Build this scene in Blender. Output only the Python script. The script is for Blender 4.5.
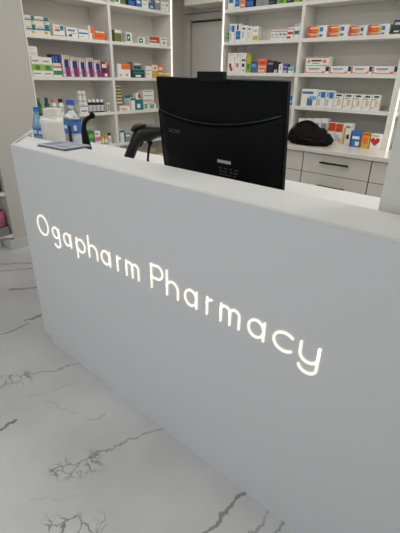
import bpy, bmesh, math, random
from mathutils import Vector, Matrix
random.seed(4)
scene = bpy.context.scene
for o in list(bpy.data.objects):
    bpy.data.objects.remove(o)
COL = scene.collection
PI = math.pi

# ---------------------------------------------------------------- camera
cd = bpy.data.cameras.new('camera')
cam = bpy.data.objects.new('camera', cd)
COL.objects.link(cam)
CP, PITCH, ROLL, YAW, FPX = Vector((1.934, -.85, 1.43)), .4518265, .019086, .7130056, 391.98
fw = Vector((-math.sin(YAW)*math.cos(PITCH), math.cos(YAW)*math.cos(PITCH), -math.sin(PITCH)))
r0 = Vector((math.cos(YAW), math.sin(YAW), 0))
u0 = r0.cross(fw)
rv = r0*math.cos(ROLL) + u0*math.sin(ROLL)
uv = u0*math.cos(ROLL) - r0*math.sin(ROLL)
M = Matrix((rv, uv, -fw)).transposed().to_4x4()
M.translation = CP
cam.matrix_world = M
cd.sensor_fit = 'VERTICAL'
cd.sensor_height = 24.0
cd.lens = 24.0*FPX/533.0
cd.clip_start = .02
scene.camera = cam

# ---------------------------------------------------------------- world, lights, exposure
w = bpy.data.worlds.new('daylight')
scene.world = w
w.use_nodes = True
w.node_tree.nodes['Background'].inputs[0].default_value = (.80, .90, 1, 1)
w.node_tree.nodes['Background'].inputs[1].default_value = .55

def area(name, loc, rot, sx, sy, power, col):
    d = bpy.data.lights.new(name, 'AREA')
    d.shape = 'RECTANGLE'; d.size = sx; d.size_y = sy; d.energy = power; d.color = col
    o = bpy.data.objects.new(name, d)
    o.location = loc; o.rotation_euler = rot
    COL.objects.link(o)
    return o

WARM = (1, .99, .97)
area('ceiling_area_light', (.35, .70, 2.56), (0, 0, 0), 1.8, .4, 13, WARM)
area('ceiling_area_light', (2.5, 2.1, 2.56), (0, 0, 0), .6, .9, 32, WARM)  # added fill, unseen: reaches into the left shelf bays at a flat angle
area('ceiling_area_light', (-.5, 1.8, 2.56), (0, 0, 0), .8, .4, 9.5, WARM)  # added fill, unseen: lifts the doorway and the left shelves
area('ceiling_area_light', (1.3, 1.9, 2.56), (0, 0, 0), 1.2, .4, 1.5, WARM)
area('ceiling_area_light', (.9, -1.7, 2.56), (0, 0, 0), 2.4, .6, 25, WARM)
area('storefront_daylight', (.6, -3.9, 1.3), (PI/2, 0, 0), 4.5, 2.2, 20, (.90, .95, 1))

scene.view_settings.view_transform = 'Standard'
scene.view_settings.look = 'None'
scene.view_settings.gamma = 1
scene.view_settings.use_curve_mapping = False
scene.view_settings.exposure = 0.0

# ---------------------------------------------------------------- helpers
def srgb(r, g, b):
    f = lambda c: (c/255/12.92) if c/255 <= .04045 else ((c/255+.055)/1.055)**2.4
    return (f(r), f(g), f(b), 1)

MC = {}
def mat(name, rgb, rough=.5, metal=0, spec=.5, noise=0, nscale=30, emit=0, trans=0, bump=0):
    if name in MC: return MC[name]
    m = bpy.data.materials.new(name); m.use_nodes = True
    nt = m.node_tree; b = nt.nodes['Principled BSDF']
    c = srgb(*rgb)
    b.inputs['Base Color'].default_value = c
    b.inputs['Roughness'].default_value = rough
    b.inputs['Metallic'].default_value = metal
    b.inputs['Specular IOR Level'].default_value = spec
    if trans: b.inputs['Transmission Weight'].default_value = trans
    if emit:
        b.inputs['Emission Color'].default_value = c
        b.inputs['Emission Strength'].default_value = emit
    if noise or bump:
        tc = nt.nodes.new('ShaderNodeTexCoord')
        n = nt.nodes.new('ShaderNodeTexNoise'); n.inputs['Scale'].default_value = nscale; n.inputs['Detail'].default_value = 4
        nt.links.new(tc.outputs['Object'], n.inputs['Vector'])
        if noise:
            mx = nt.nodes.new('ShaderNodeMix'); mx.data_type = 'RGBA'
            mx.inputs['A'].default_value = tuple(v*(1-noise) for v in c[:3])+(1,)
            mx.inputs['B'].default_value = tuple(min(1, v*(1+noise)) for v in c[:3])+(1,)
            nt.links.new(n.outputs['Fac'], mx.inputs['Factor'])
            nt.links.new(mx.outputs['Result'], b.inputs['Base Color'])
        if bump:
            bp = nt.nodes.new('ShaderNodeBump'); bp.inputs['Strength'].default_value = bump; bp.inputs['Distance'].default_value = .004
            nt.links.new(n.outputs['Fac'], bp.inputs['Height']); nt.links.new(bp.outputs['Normal'], b.inputs['Normal'])
    MC[name] = m
    return m

def obj(name, bm, mats, parent=None, loc=(0, 0, 0), rotz=0, smooth=False):
    me = bpy.data.meshes.new(name)
    bmesh.ops.recalc_face_normals(bm, faces=bm.faces)
    bm.to_mesh(me); bm.free()
    for m in (mats if isinstance(mats, (list, tuple)) else [mats]): me.materials.append(m)
    if smooth:
        for p in me.polygons: p.use_smooth = True
        if smooth != 'all':
            try: me.set_sharp_from_angle(angle=math.radians(40))
            except Exception: pass
    o = bpy.data.objects.new(name, me)
    o.location = loc; o.rotation_euler = (0, 0, rotz)
    if parent: o.parent = parent
    COL.objects.link(o)
    return o

def thing(name, label, cat, loc=(0, 0, 0), rotz=0, group=None):
    o = bpy.data.objects.new(name, None); o.empty_display_size = .1
    o.location = loc; o.rotation_euler = (0, 0, rotz)
    COL.objects.link(o)
    return tag(o, label, cat, group)

def tag(o, label, cat, group=None):
    o['label'] = label; o['category'] = cat
    if group: o['group'] = group
    return o

def struct(o):
    o['kind'] = 'structure'
    return o

def box(bm, x0, x1, y0, y1, z0, z1, mi=0, bev=0):
    vs = [bm.verts.new((x, y, z)) for z in (z0, z1) for y in (y0, y1) for x in (x0, x1)]
    fs = [bm.faces.new([vs[i] for i in f]) for f in ((0, 2, 3, 1), (4, 5, 7, 6), (0, 1, 5, 4), (2, 6, 7, 3), (0, 4, 6, 2), (1, 3, 7, 5))]
    for f in fs: f.material_index = mi
    if bev:
        es = list({e for f in fs for e in f.edges})
        bmesh.ops.recalc_face_normals(bm, faces=fs)
        r = bmesh.ops.bevel(bm, geom=es, offset=bev, segments=2, affect='EDGES', profile=.5)
        for f in r['faces']: f.material_index = mi
    return bm

def B(*a, **k):
    return box(bmesh.new(), *a, **k)

def prism(bm, pts, z0, z1, mi=0):
    a = [bm.verts.new((x, y, z0)) for x, y in pts]; b = [bm.verts.new((x, y, z1)) for x, y in pts]
    n = len(pts)
    fs = [bm.faces.new(a[::-1]), bm.faces.new(b)]
    for i in range(n): fs.append(bm.faces.new((a[i], a[(i+1) % n], b[(i+1) % n], b[i])))
    for f in fs: f.material_index = mi
    return bm

def lathe(bm, prof, seg=24, cx=0, cy=0, mi=None, cap=True):
    rings = []
    for r, z in prof:
        rings.append([bm.verts.new((cx+r*math.cos(2*PI*k/seg), cy+r*math.sin(2*PI*k/seg), z)) for k in range(seg)])
    for i in range(len(rings)-1):
        for k in range(seg):
            f = bm.faces.new((rings[i][k], rings[i][(k+1) % seg], rings[i+1][(k+1) % seg], rings[i+1][k]))
            if mi: f.material_index = mi[i]
    if cap:
        f = bm.faces.new(rings[0][::-1]); f.material_index = mi[0] if mi else 0
        f = bm.faces.new(rings[-1]); f.material_index = mi[-1] if mi else 0
    return bm

def sweep(bm, path, seg=16, mi=0):
    """path of (point, radius_side, radius_up)"""
    pts = [Vector(p[0]) for p in path]
    rings = []
    up = Vector((0, 0, 1))
    for i, p in enumerate(path):
        t = (pts[min(i+1, len(pts)-1)]-pts[max(i-1, 0)]).normalized()
        ref = Vector((r0.y, -r0.x, 0)) if abs(t.z) > .95 else up
        s = t.cross(ref).normalized(); v = s.cross(t)
        rings.append([bm.verts.new(pts[i]+s*p[1]*math.cos(2*PI*k/seg)+v*p[2]*math.sin(2*PI*k/seg)) for k in range(seg)])
    for i in range(len(rings)-1):
        for k in range(seg):
            bm.faces.new((rings[i][k], rings[i][(k+1) % seg], rings[i+1][(k+1) % seg], rings[i+1][k])).material_index = mi
    bm.faces.new(rings[0][::-1]).material_index = mi; bm.faces.new(rings[-1]).material_index = mi
    return bm

def smooth_path(pts, n=6):
    """Catmull-Rom through rows of numbers"""
    out = []
    P = [pts[0]]+list(pts)+[pts[-1]]
    for i in range(1, len(P)-2):
        for k in range(n):
            t = k/n
            out.append([.5*((2*b)+(-a+c)*t+(2*a-5*b+4*c-d)*t*t+(-a+3*b-3*c+d)*t**3) for a, b, c, d in zip(P[i-1], P[i], P[i+1], P[i+2])])
    out.append(list(pts[-1]))
    return out

# ---------------------------------------------------------------- materials
WALL = mat('wall_paint', (206, 202, 194), .7, noise=.02, nscale=3)
PILLAR = mat('pillar_laminate', (187, 184, 178), .5, noise=.015, nscale=5)
SHELFW = mat('white_laminate', (226, 223, 216), .42)
SHELFBACK = mat('shelf_back_laminate', (224, 220, 212), .6)
COUNTER = mat('counter_laminate', (207, 208, 209), .42, noise=.008, nscale=2)
LEDGE = mat('counter_top_laminate', (222, 222, 220), .38)
PLINTH = mat('plinth_laminate', (206, 209, 215), .4)
DRAWER = mat('drawer_front', (206, 201, 193), .45)
DOORM = mat('door_paint', (205, 201, 194), .5)
GAP = mat('shadow_gap', (70, 66, 62), .8)
CEIL = mat('ceiling_paint', (235, 233, 228), .8)
LED = mat('led_diffuser', (255, 247, 232), .5, emit=1.3)
LETTER = mat('lit_letter_acrylic', (250, 242, 229), .4, emit=.62)
BLACK = mat('black_plastic', (6, 6, 9), .5, spec=.12)
BLACKM = mat('black_matt_plastic', (11, 11, 12), .6, spec=.2)
GLOSS = mat('black_screen_glass', (5, 5, 7), .08)
METALB = mat('black_metal', (28, 27, 27), .4, metal=.4)
TOPM = mat('worktop_laminate', (214, 210, 202), .22)
ALU = mat('aluminium', (170, 170, 170), .35, metal=.9)

# ---------------------------------------------------------------- marble floor
def marble():
    m = bpy.data.materials.new('marble_tile'); m.use_nodes = True
    nt = m.node_tree; N = nt.nodes; L = nt.links; b = N['Principled BSDF']
    geo = N.new('ShaderNodeNewGeometry')
    def mth(op, a, c=None, d=None, clamp=False):
        n = N.new('ShaderNodeMath'); n.operation = op; n.use_clamp = clamp
        for i, v in enumerate((a, c, d)):
            if v is None: continue
            if isinstance(v, (int, float)): n.inputs[i].default_value = v
            else: L.new(v, n.inputs[i])
        return n.outputs[0]
    def noise(scale, detail=3, vec=None):
        n = N.new('ShaderNodeTexNoise'); n.inputs['Scale'].default_value = scale; n.inputs['Detail'].default_value = detail
        L.new(vec or geo.outputs['Position'], n.inputs['Vector'])
        return n
    def vmath(op, a, c):
        n = N.new('ShaderNodeVectorMath'); n.operation = op
        for i, v in enumerate((a, c)):
            if isinstance(v, tuple): n.inputs[i].default_value = v
            elif isinstance(v, (int, float)): n.inputs['Scale'].default_value = v
            else: L.new(v, n.inputs[i])
        return n.outputs[0]
    wa = vmath('SCALE', vmath('SUBTRACT', noise(11).outputs['Color'], (.5, .5, .5)), .075)
    wb = vmath('SCALE', vmath('SUBTRACT', noise(55).outputs['Color'], (.5, .5, .5)), .022)
    P = vmath('ADD', vmath('ADD', geo.outputs['Position'], wa), wb)
    sp = N.new('ShaderNodeSeparateXYZ'); L.new(P, sp.inputs[0])
    s0 = N.new('ShaderNodeSeparateXYZ'); L.new(geo.outputs['Position'], s0.inputs[0])
    def seg(ax, ay, bx, by, wd, src=sp, soft=.6):
        dx, dy = bx-ax, by-ay; l2 = dx*dx+dy*dy
        px = mth('SUBTRACT', src.outputs[0], ax); py = mth('SUBTRACT', src.outputs[1], ay)
        t = mth('DIVIDE', mth('ADD', mth('MULTIPLY', px, dx), mth('MULTIPLY', py, dy)), l2, clamp=True)
        ex = mth('SUBTRACT', px, mth('MULTIPLY', t, dx)); ey = mth('SUBTRACT', py, mth('MULTIPLY', t, dy))
        d = mth('SQRT', mth('ADD', mth('MULTIPLY', ex, ex), mth('MULTIPLY', ey, ey)))
        mr = N.new('ShaderNodeMapRange'); mr.interpolation_type = 'SMOOTHSTEP'
        L.new(d, mr.inputs['Value'])
        mr.inputs['From Min'].default_value = wd*(1-soft); mr.inputs['From Max'].default_value = wd
        mr.inputs['To Min'].default_value = 1; mr.inputs['To Max'].default_value = 0
        return mr.outputs[0]
    # crackled vein loops, only inside a few drifts
    vo = N.new('ShaderNodeTexVoronoi'); vo.feature = 'DISTANCE_TO_EDGE'; vo.inputs['Scale'].default_value = 15
    L.new(P, vo.inputs['Vector'])
    mr = N.new('ShaderNodeMapRange'); mr.interpolation_type = 'SMOOTHSTEP'
    L.new(vo.outputs['Distance'], mr.inputs['Value'])
    mr.inputs['From Min'].default_value = .008; mr.inputs['From Max'].default_value = .065
    mr.inputs['To Min'].default_value = 1; mr.inputs['To Max'].default_value = 0
    crack = mr.outputs[0]
    vo2 = N.new('ShaderNodeTexVoronoi'); vo2.feature = 'DISTANCE_TO_EDGE'; vo2.inputs['Scale'].default_value = 34
    L.new(P, vo2.inputs['Vector'])
    mr2 = N.new('ShaderNodeMapRange'); mr2.interpolation_type = 'SMOOTHSTEP'
    L.new(vo2.outputs['Distance'], mr2.inputs['Value'])
    mr2.inputs['From Min'].default_value = .01; mr2.inputs['From Max'].default_value = .10
    mr2.inputs['To Min'].default_value = .85; mr2.inputs['To Max'].default_value = 0
    pick = mth('MULTIPLY', mth('SUBTRACT', noise(17, 1).outputs['Fac'], .48), 6, clamp=True)
    crack = mth('MAXIMUM', crack, mth('MULTIPLY', mr2.outputs[0], pick))
    mask = None
    for a in ((.12, -.42, .21, -.25, .075), (.84, -.41, .895, -.30, .068), (1.01, -.54, 1.12, -.45, .062), (-.5, -1.2, -.3, -1.0, .1), (2.0, -.9, 2.2, -.8, .1), (-2.0, -.6, -1.8, -.5, .1)):
        q = seg(*a, soft=.7)
        mask = q if mask is None else mth('MAXIMUM', mask, q)
    brk = mth('MULTIPLY', noise(24, 2).outputs['Fac'], 1.5, clamp=True)
    vein = mth('MULTIPLY', mth('MULTIPLY', crack, mask), brk)
    # single veins
    for a, k in (((.20, -.25, .34, .02, .0065), .5), ((.88, -.28, .99, .03, .0065), .55), ((1.40, -.42, 1.44, .01, .010), .75),
                 ((.45, -.60, .459, -.412, .012), .9), ((-.247, -.166, -.235, .02, .011), .6), ((-.286, .02, -.25, .21, .012), .8),
                 ((-.75, .13, -.60, .33, .018), .6), ((-1.232, .274, -1.02, .50, .012), .75), ((-1.104, .217, -.95, .44, .012), .75),
                 ((.70, -.20, .73, -.12, .008), .22), ((.45, -.26, .62, -.20, .010), .15), ((.85, -.55, .98, -.42, .006), .12),
                 ((.36, -.30, .45, -.10, .012), .12), ((1.545, -.30, 1.545, .0, .005), .55), ((1.60, -.2, 1.604, .0, .007), .6),
                 ((.8, -1.6, 1.1, -1.2, .01), .5), ((2.3, -1.7, 2.5, -1.2, .01), .5), ((-1.2, -1.3, -.9, -.8, .01), .6)):
        q = mth('MULTIPLY', seg(*a), k)
        vein = mth('MAXIMUM', vein, q)
    # tile joints
    fx = mth('ABSOLUTE', mth('SUBTRACT', mth('FRACT', mth('DIVIDE', mth('SUBTRACT', s0.outputs[0], 1.27-.8), 1.6)), .5))
    fy = mth('ABSOLUTE', mth('SUBTRACT', mth('FRACT', mth('DIVIDE', mth('ADD', s0.outputs[1], .70+.8), 1.6)), .5))
    jx = mth('LESS_THAN', fx, .0018/1.6); jy = mth('LESS_THAN', fy, .0018/1.6)
    joint = mth('MAXIMUM', jx, jy)
    cloud = noise(2.2, 5)
    cr = N.new('ShaderNodeValToRGB')
    cr.color_ramp.elements[0].position = .32; cr.color_ramp.elements[0].color = srgb(197, 197, 197)
    cr.color_ramp.elements[1].position = .68; cr.color_ramp.elements[1].color = srgb(214, 214, 214)
    L.new(cloud.outputs['Fac'], cr.inputs['Fac'])
    def mix(f, a, c):
        n = N.new('ShaderNodeMix'); n.data_type = 'RGBA'
        L.new(f, n.inputs['Factor'])
        for k, v in (('A', a), ('B', c)):
            if isinstance(v, tuple): n.inputs[k].default_value = v
            else: L.new(v, n.inputs[k])
        return n.outputs['Result']
    c1 = mix(mth('MULTIPLY', vein, .85, clamp=True), cr.outputs['Color'], srgb(92, 90, 88))
    c2 = mix(mth('MULTIPLY', joint, .6), c1, srgb(222, 221, 217))
    L.new(c2, b.inputs['Base Color'])
    b.inputs['Roughness'].default_value = .34
    b.inputs['Specular IOR Level'].default_value = .45
    return m
MARBLE = marble()

# ---------------------------------------------------------------- room
struct(obj('floor', B(-3.2, 3.2, -4.0, 3.1, -.1, 0), MARBLE))
struct(obj('ceiling', B(-3.2, 3.2, -4.0, 3.1, 2.6, 2.7), CEIL))
struct(obj('wall_left', B(-1.86, -1.745, -4.0, 3.1, 0, 2.6), WALL))
bm = bmesh.new()                                     # back wall with the door opening
box(bm, -1.745, -1.70, 3.0, 3.1, 0, 2.6); box(bm, -.78, 3.2, 3.0, 3.1, 0, 2.6); box(bm, -1.70, -.78, 3.0, 3.1, 2.062, 2.6)
struct(obj('wall_back', bm, WALL))
struct(obj('wall_right', B(3.1, 3.2, -4.0, 3.0, 0, 2.6), WALL))
# partition that rises behind the right part of the counter
struct(obj('wall_partition', B(1.632, 2.75, .215, .315, 0, 2.6), mat('partition_paint', (212, 210, 205), .6)))
# grey pillar between the shelf bays, with its skirting
struct(obj('wall_pillar', B(-1.745, -1.44, .515, .905, .09, 2.6), PILLAR))
struct(obj('baseboard_pillar', B(-1.745, -1.428, .465, .905, 0, .09, bev=.003), mat('skirting', (192, 190, 186), .5)))
# bulkhead over the doorway
struct(obj('trim_1', B(-1.44, -.951, 2.72, 2.998, 2.093, 2.599), mat('bulkhead_paint', (222, 217, 208), .6)))
# door
dr = struct(obj('door_1', B(-1.595, -.86, 3.012, 3.05, .005, 1.972), DOORM))
bm = bmesh.new()
box(bm, -1.690, -1.612, 2.985, 3.06, 0, 2.053); box(bm, -.845, -.79, 2.985, 3.06, 0, 2.053); box(bm, -1.612, -.845, 2.985, 3.06, 1.990, 2.053)
obj('door_frame', bm, DOORM, dr)
bm = bmesh.new()
box(bm, -1.700, -1.690, 3.0, 3.06, 0, 2.0621); box(bm, -.79, -.7805, 3.0, 3.06, 0, 2.0621); box(bm, -1.69, -.79, 3.0, 3.06, 2.053, 2.0621)
box(bm, -1.612, -1.595, 3.03, 3.06, 0, 1.99); box(bm, -.86, -.845, 3.03, 3.06, 0, 1.99); box(bm, -1.595, -.86, 3.03, 3.06, 1.972, 1.99)
obj('door_gap_shade', bm, GAP, dr)  # dark strips: shade of the gaps around frame and leaf, painted as colour
bm = bmesh.new(); sweep(bm, [((-.93, 2.965, 1.0), .009, .009), ((-1.05, 2.965, 1.0), .009, .009)], 12); box(bm, -.945, -.915, 2.96, 3.0119, .985, 1.015)
obj('door_handle', bm, ALU, dr)
# storefront glazing behind the camera
GLASS = mat('clear_glass', (235, 245, 245), .02, trans=1)
wn = struct(obj('window_1', B(-3.1, 3.1, -3.99, -3.98, .1, 2.5), GLASS))
bm = bmesh.new()
for x in (-3.1, -1.1, .9, 3.02): box(bm, x, x+.08, -4.0, -3.94, 0, 2.6)
box(bm, -3.02, 3.02, -4.0, -3.94, 0, .1); box(bm, -3.02, 3.02, -4.0, -3.94, 2.5, 2.6)
obj('window_frame', bm, mat('window_metal', (70, 72, 74), .4, metal=.6), wn)

# ---------------------------------------------------------------- reception counter
CT = 1.124; WT = 1.0
counter = thing('reception_counter', 'long grey-white service counter with glowing shop lettering on its front', 'counter', (0, 0, 0))
bm = bmesh.new()
prism(bm, [(0, 0), (2.75, 0), (2.75, .02), (-.0267, .02)], .05, CT)
es = [e for e in bm.edges if all(v.co.z > CT-.001 and v.co.y < .001 for v in e.verts)] + [e for e in bm.edges if all(v.co.z < .051 and v.co.y < .001 for v in e.verts)]
bmesh.ops.bevel(bm, geom=es, offset=.003, segments=2, affect='EDGES')
obj('front_panel', bm, COUNTER, counter)
d = Vector((-.8, .6)); nn = Vector((.6, .8))
def wing(s, t): p = d*s+nn*t; return (p.x, p.y)
bm = bmesh.new()
prism(bm, [wing(.0335, .0001), wing(.95, 0), wing(.95, .018), wing(.0452+.018*.75-.0005, .018)], .05, CT)
obj('end_panel', bm, LEDGE, counter)
bm = bmesh.new()
prism(bm, [(-.0105, .0205), (2.75, .0205), (2.75, .197), (-.2405, .197)], WT-.03, CT)
obj('ledge', bm, LEDGE, counter)
bm = bmesh.new()
prism(bm, [(-.2405, .1975), (1.625, .1975), (1.625, .8), (-.70, .8), (-.70, .556)], WT-.03, WT)
obj('worktop', bm, LEDGE, counter)
bm = bmesh.new()
prism(bm, [(.035, .012), (2.74, .012), (2.74, .045), (-.02, .045)], 0, .0495)
prism(bm, [wing(.06, .012), wing(.94, .012), wing(.94, .03), wing(.06, .03)], 0, .0495)
obj('plinth', bm, PLINTH, counter)
obj('support_panel', B(1.58, 1.62, .2, .78, 0, WT-.0305), SHELFW, counter)
obj('support_panel', B(-.68, -.66, .57, .78, 0, WT-.0305), SHELFW, counter)

# lettering: rounded monoline strokes cut from acrylic, one mesh per character
def arc(cx, cz, rx, rz, a0, a1, n=22):
    return [(cx+rx*math.cos(math.radians(a0+(a1-a0)*i/n)), cz+rz*math.sin(math.radians(a0+(a1-a0)*i/n))) for i in range(n+1)]
BASE, XH, CAP, DESC = .7228, .7858, .8185, .690
xm, xr = (BASE+XH)/2, (XH-BASE)/2
def letter(strokes, width=.0082):
    bm = bmesh.new(); y1, y0 = .001, -.0035; h = width/2
    for st in strokes:
        n = len(st); Ls, Rs = [], []
        closed = (Vector(st[0])-Vector(st[-1])).length < 1e-5
        for i in range(n):
            if closed: a, b = Vector(st[(i-1) % (n-1)]), Vector(st[(i+1) % (n-1)])
            else: a, b = Vector(st[max(i-1, 0)]), Vector(st[min(i+1, n-1)])
            t = (b-a).normalized(); nr = Vector((-t.y, t.x))*h; p = Vector(st[i])
            Ls.append(p+nr); Rs.append(p-nr)
        if closed:
            for ring in ((Ls, Rs),):
                v = [[bm.verts.new((p.x, y, p.y)) for p in ring[k][:-1]] for k in (0, 1) for y in (y0, y1)]
                m = n-1
                for i in range(m):
                    j = (i+1) % m
                    for a, b in ((0, 2), (2, 3), (3, 1), (1, 0)):
                        bm.faces.new((v[a][i], v[a][j], v[b][j], v[b][i]))
        else:
            def cap(p, t):
                a0 = math.atan2(t.y, t.x)+PI/2
                return [Vector((p[0]+h*math.cos(a0+PI*k/8), p[1]+h*math.sin(a0+PI*k/8))) for k in range(1, 8)]
            t0 = (Vector(st[1])-Vector(st[0])).normalized(); t1 = (Vector(st[-1])-Vector(st[-2])).normalized()
            out = Ls[::-1] + cap(st[0], t0) + Rs + cap(st[-1], -t1)
            A = [bm.verts.new((p.x, y0, p.y)) for p in out]; Bk = [bm.verts.new((p.x, y1, p.y)) for p in out]
            m = len(out)
            N2 = len(Ls); c0 = 7
            # front and back faces in strips so concave strokes stay clean
            def strip(V):
                li = lambda i: V[N2-1-i]
                ri = lambda i: V[N2+c0+i]
                for i in range(N2-1): bm.faces.new((li(i), li(i+1), ri(i+1), ri(i)))
                bm.faces.new([V[N2-1]]+V[N2:N2+c0]+[V[N2+c0]])
                bm.faces.new([V[N2+c0+N2-1]]+V[N2+c0+N2:]+[V[0]])
            strip(A); strip(Bk)
            for i in range(m):
                j = (i+1) % m
                bm.faces.new((A[i], A[j], Bk[j], Bk[i]))
    o = obj('letter', bm, LETTER, counter)
    return o
def L_a(x0, x1):
    r = (x1-x0-.005)/2
    return [arc(x0+r+.004, xm, r, xr-.002, 0, 360), [(x1, XH-.001), (x1, BASE)]]
def L_h(x0, x1):
    r = (x1-x0)/2
    return [[(x0, CAP), (x0, BASE)], [(x0, XH-.03)]+arc(x0+r, XH-r-.004, r, r, 180, 0)+[(x1, BASE)]]
def L_r(x0, x1):
    return [[(x0, XH), (x0, BASE)], [(x0, XH-.022)]+arc(x0+.021, XH-.022, .021, .018, 180, 95)]
def L_m(x0, x1):
    q = (x1-x0)/4
    return [[(x0, XH), (x0, BASE)], [(x0, XH-.03)]+arc(x0+q, XH-q-.003, q, q, 180, 0)+[(x0+2*q, BASE)],
            [(x0+2*q, XH-.03)]+arc(x0+3*q, XH-q-.003, q, q, 180, 0)+[(x1, BASE)]]
letter([arc(.194, .7705, .0475, .0485, 0, 360, 40)])
letter([arc(.307, .762, .027, .026, 0, 360), [(.336, XH), (.336, .712)]+arc(.310, .712, .026, .022, 0, -150)])
letter(L_a(.372, .432))
letter([[(.480, XH), (.480, DESC)], arc(.511, xm, .031, xr-.002, 0, 360)])
letter(L_h(.572, .630))
letter(L_a(.657, .717))
letter(L_r(.766, .79))
letter(L_m(.822, .893))
letter([[(.966, CAP), (.966, BASE)], [(.966, CAP-.001), (.998, CAP-.001)]+arc(.998, .793, .027, .0265, 90, -90)+[(.966, .7665)]])
letter(L_h(1.047, 1.101))
letter(L_a(1.131, 1.188))
letter(L_r(1.234, 1.26))
letter(L_m(1.292, 1.364))
letter(L_a(1.395, 1.454))
letter([arc(1.523, xm, .035, xr-.001, 48, 312)])
letter([[(1.573, XH-.004), (1.573, .752)]+arc(1.600, .750, .027, .026, 180, 360)+[(1.627, XH-.004)], [(1.627, XH-.004), (1.627, .713)]+arc(1.600, .712, .027, .023, 0, -165)])

# ---------------------------------------------------------------- shelving bays
LZ = [2.32, 2.015, 1.71, 1.405, 1.10, .795, .49]
def bay(name, label, width, depth, loc, rotz, zs, z0, top, led, pl=.014, pr=.014, board=.026):
    """local: x along the bay, front at y=0 facing -y, back at y=depth; pl, pr: side panel thicknesses"""
    t = thing(name, label, 'shelving', loc, rotz, 'white shelving bays')
    for x0, x1 in ((0, pl), (width-pr, width)):
        obj('side_panel', B(x0, x1, 0, depth, z0, top, bev=.001), SHELFW, t)
    obj('back_panel', B(pl+.0005, width-pr-.0005, depth-.012, depth, z0, top), SHELFBACK, t)
    for z in zs:
        obj('shelf', B(pl+.0005, width-pr-.0005, .004, depth-.0125, z-board, z, bev=.001), SHELFW, t)
    for s in led:
        if s == 'l': bm = B(pl-.009, pl+.002, -.005, -.0006, z0, top)
        else: bm = B(width-pr-.002, width-pr+.010, -.005, -.0006, z0, top)
        obj('led_strip', bm, LED, t)
    return t
bay('shelving_unit', 'white wall shelf bay next to the wide grey pillar', .8255, .30, (-1.44, .908, 0), PI/2, LZ+[.16], 0, 2.45, '')
bay('shelving_unit', 'white wall shelf bay left of the doorway, with lit right edge', .811, .30, (-1.44, 1.734, 0), PI/2, LZ+[.16], 0, 2.45, 'r', pr=.03)
BZ = [2.30, 2.025, 1.748, 1.471, 1.194]
bay('shelving_unit', 'white back-wall shelf bay right of the doorway, with lit left edge', .9, .25, (-.950, 2.748, 0), 0, BZ, .9005, 2.45, 'l', pl=.028, board=.03)
bay('shelving_unit', 'white back-wall shelf bay above the drawers right of the monitor', .9055, .25, (-.0495, 2.748, 0), 0, BZ, .9005, 2.45, '', pr=.03, board=.03)
bay('shelving_unit', 'white back-wall shelf bay at the far right edge, lit strip on its left', .9, .25, (.8565, 2.748, 0), 0, BZ, .9005, 2.45, 'l', pl=.03, board=.03)

# low open shelf beyond the pillar, front edge angled at the pillar end
t = thing('shelving_unit', 'open white shelf at far left edge, beyond the grey pillar', 'shelving', (0, 0, 0), 0, 'white shelving bays')
for z in (.135, .515, .84, 1.15, 1.5, 1.85):
    bm = bmesh.new(); prism(bm, [(-1.74, .5145), (-1.45, .5145), (-1.56, .34), (-1.56, -.6), (-1.74, -.6)], z-.03, z)
    obj('shelf', bm, SHELFW, t)
obj('back_panel', B(-1.7445, -1.7405, -.6, .5145, .0, 2.2), SHELFBACK, t)
obj('side_panel', B(-1.74, -1.56, -.63, -.601, 0, 2.2), SHELFW, t)
obj('plinth', B(-1.735, -1.60, -.6, .46, 0, .1045), SHELFW, t)

# ---------------------------------------------------------------- drawer cabinets and worktop along the back wall
obj_ = obj('worktop', B(-.93, 3.09, 2.338, 2.997, .866, .9, bev=.003), TOPM)
tag(obj_, 'long pale worktop carrying the black bag, above the drawers', 'worktop')
xs = [-.90, -.285, .3185, .903, 1.49, 2.08, 2.67]
cabl = ['drawer cabinet behind the monitor, near the doorway', 'pale drawer cabinet just left of the one with two visible black handles',
        'pale drawer cabinet with two black bar handles under the bag', 'pale drawer cabinet at right, beside the white partition',
        'pale drawer cabinet hidden behind the white partition', 'pale drawer cabinet at the right wall end']
for i in range(6):
    x0, x1 = xs[i]+.0015, xs[i+1]-.0015
    c = thing('drawer_cabinet', cabl[i], 'cabinet', ((x0+x1)/2, 2.36, 0), 0, 'drawer cabinets along the back wall')
    hw = (x1-x0)/2
    obj('body', B(-hw, hw, .0185, .62, .08, .8655), mat('cabinet_carcass', (96, 92, 86), .6), c)
    obj('toe_kick', B(-hw, hw, .05, .6, 0, .0795), DRAWER, c)
    zt = [.861, .696, .505, .30, .085]
    for k in range(4):
        dw = obj('drawer', B(-hw+.003, hw-.003, 0, .018, zt[k+1]+.003, zt[k]-.002, bev=.001), DRAWER, c)
        if i in (0, 1) and k == 0 and False: continue
        zc = (.797, .602, .41, .21)[k]
        bm = bmesh.new()
        sweep(bm, [((-.125, -.028, zc), .006, .006), ((-.112, -.03, zc), .0085, .0085), ((.112, -.03, zc), .0085, .0085), ((.125, -.028, zc), .006, .006)], 10)
        for sx in (-.1, .1): box(bm, sx-.005, sx+.005, -.03, -.0005, zc-.005, zc+.005)
        if i != 1: obj('handle', bm, METALB, dw)
        else: bm.free()

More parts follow.
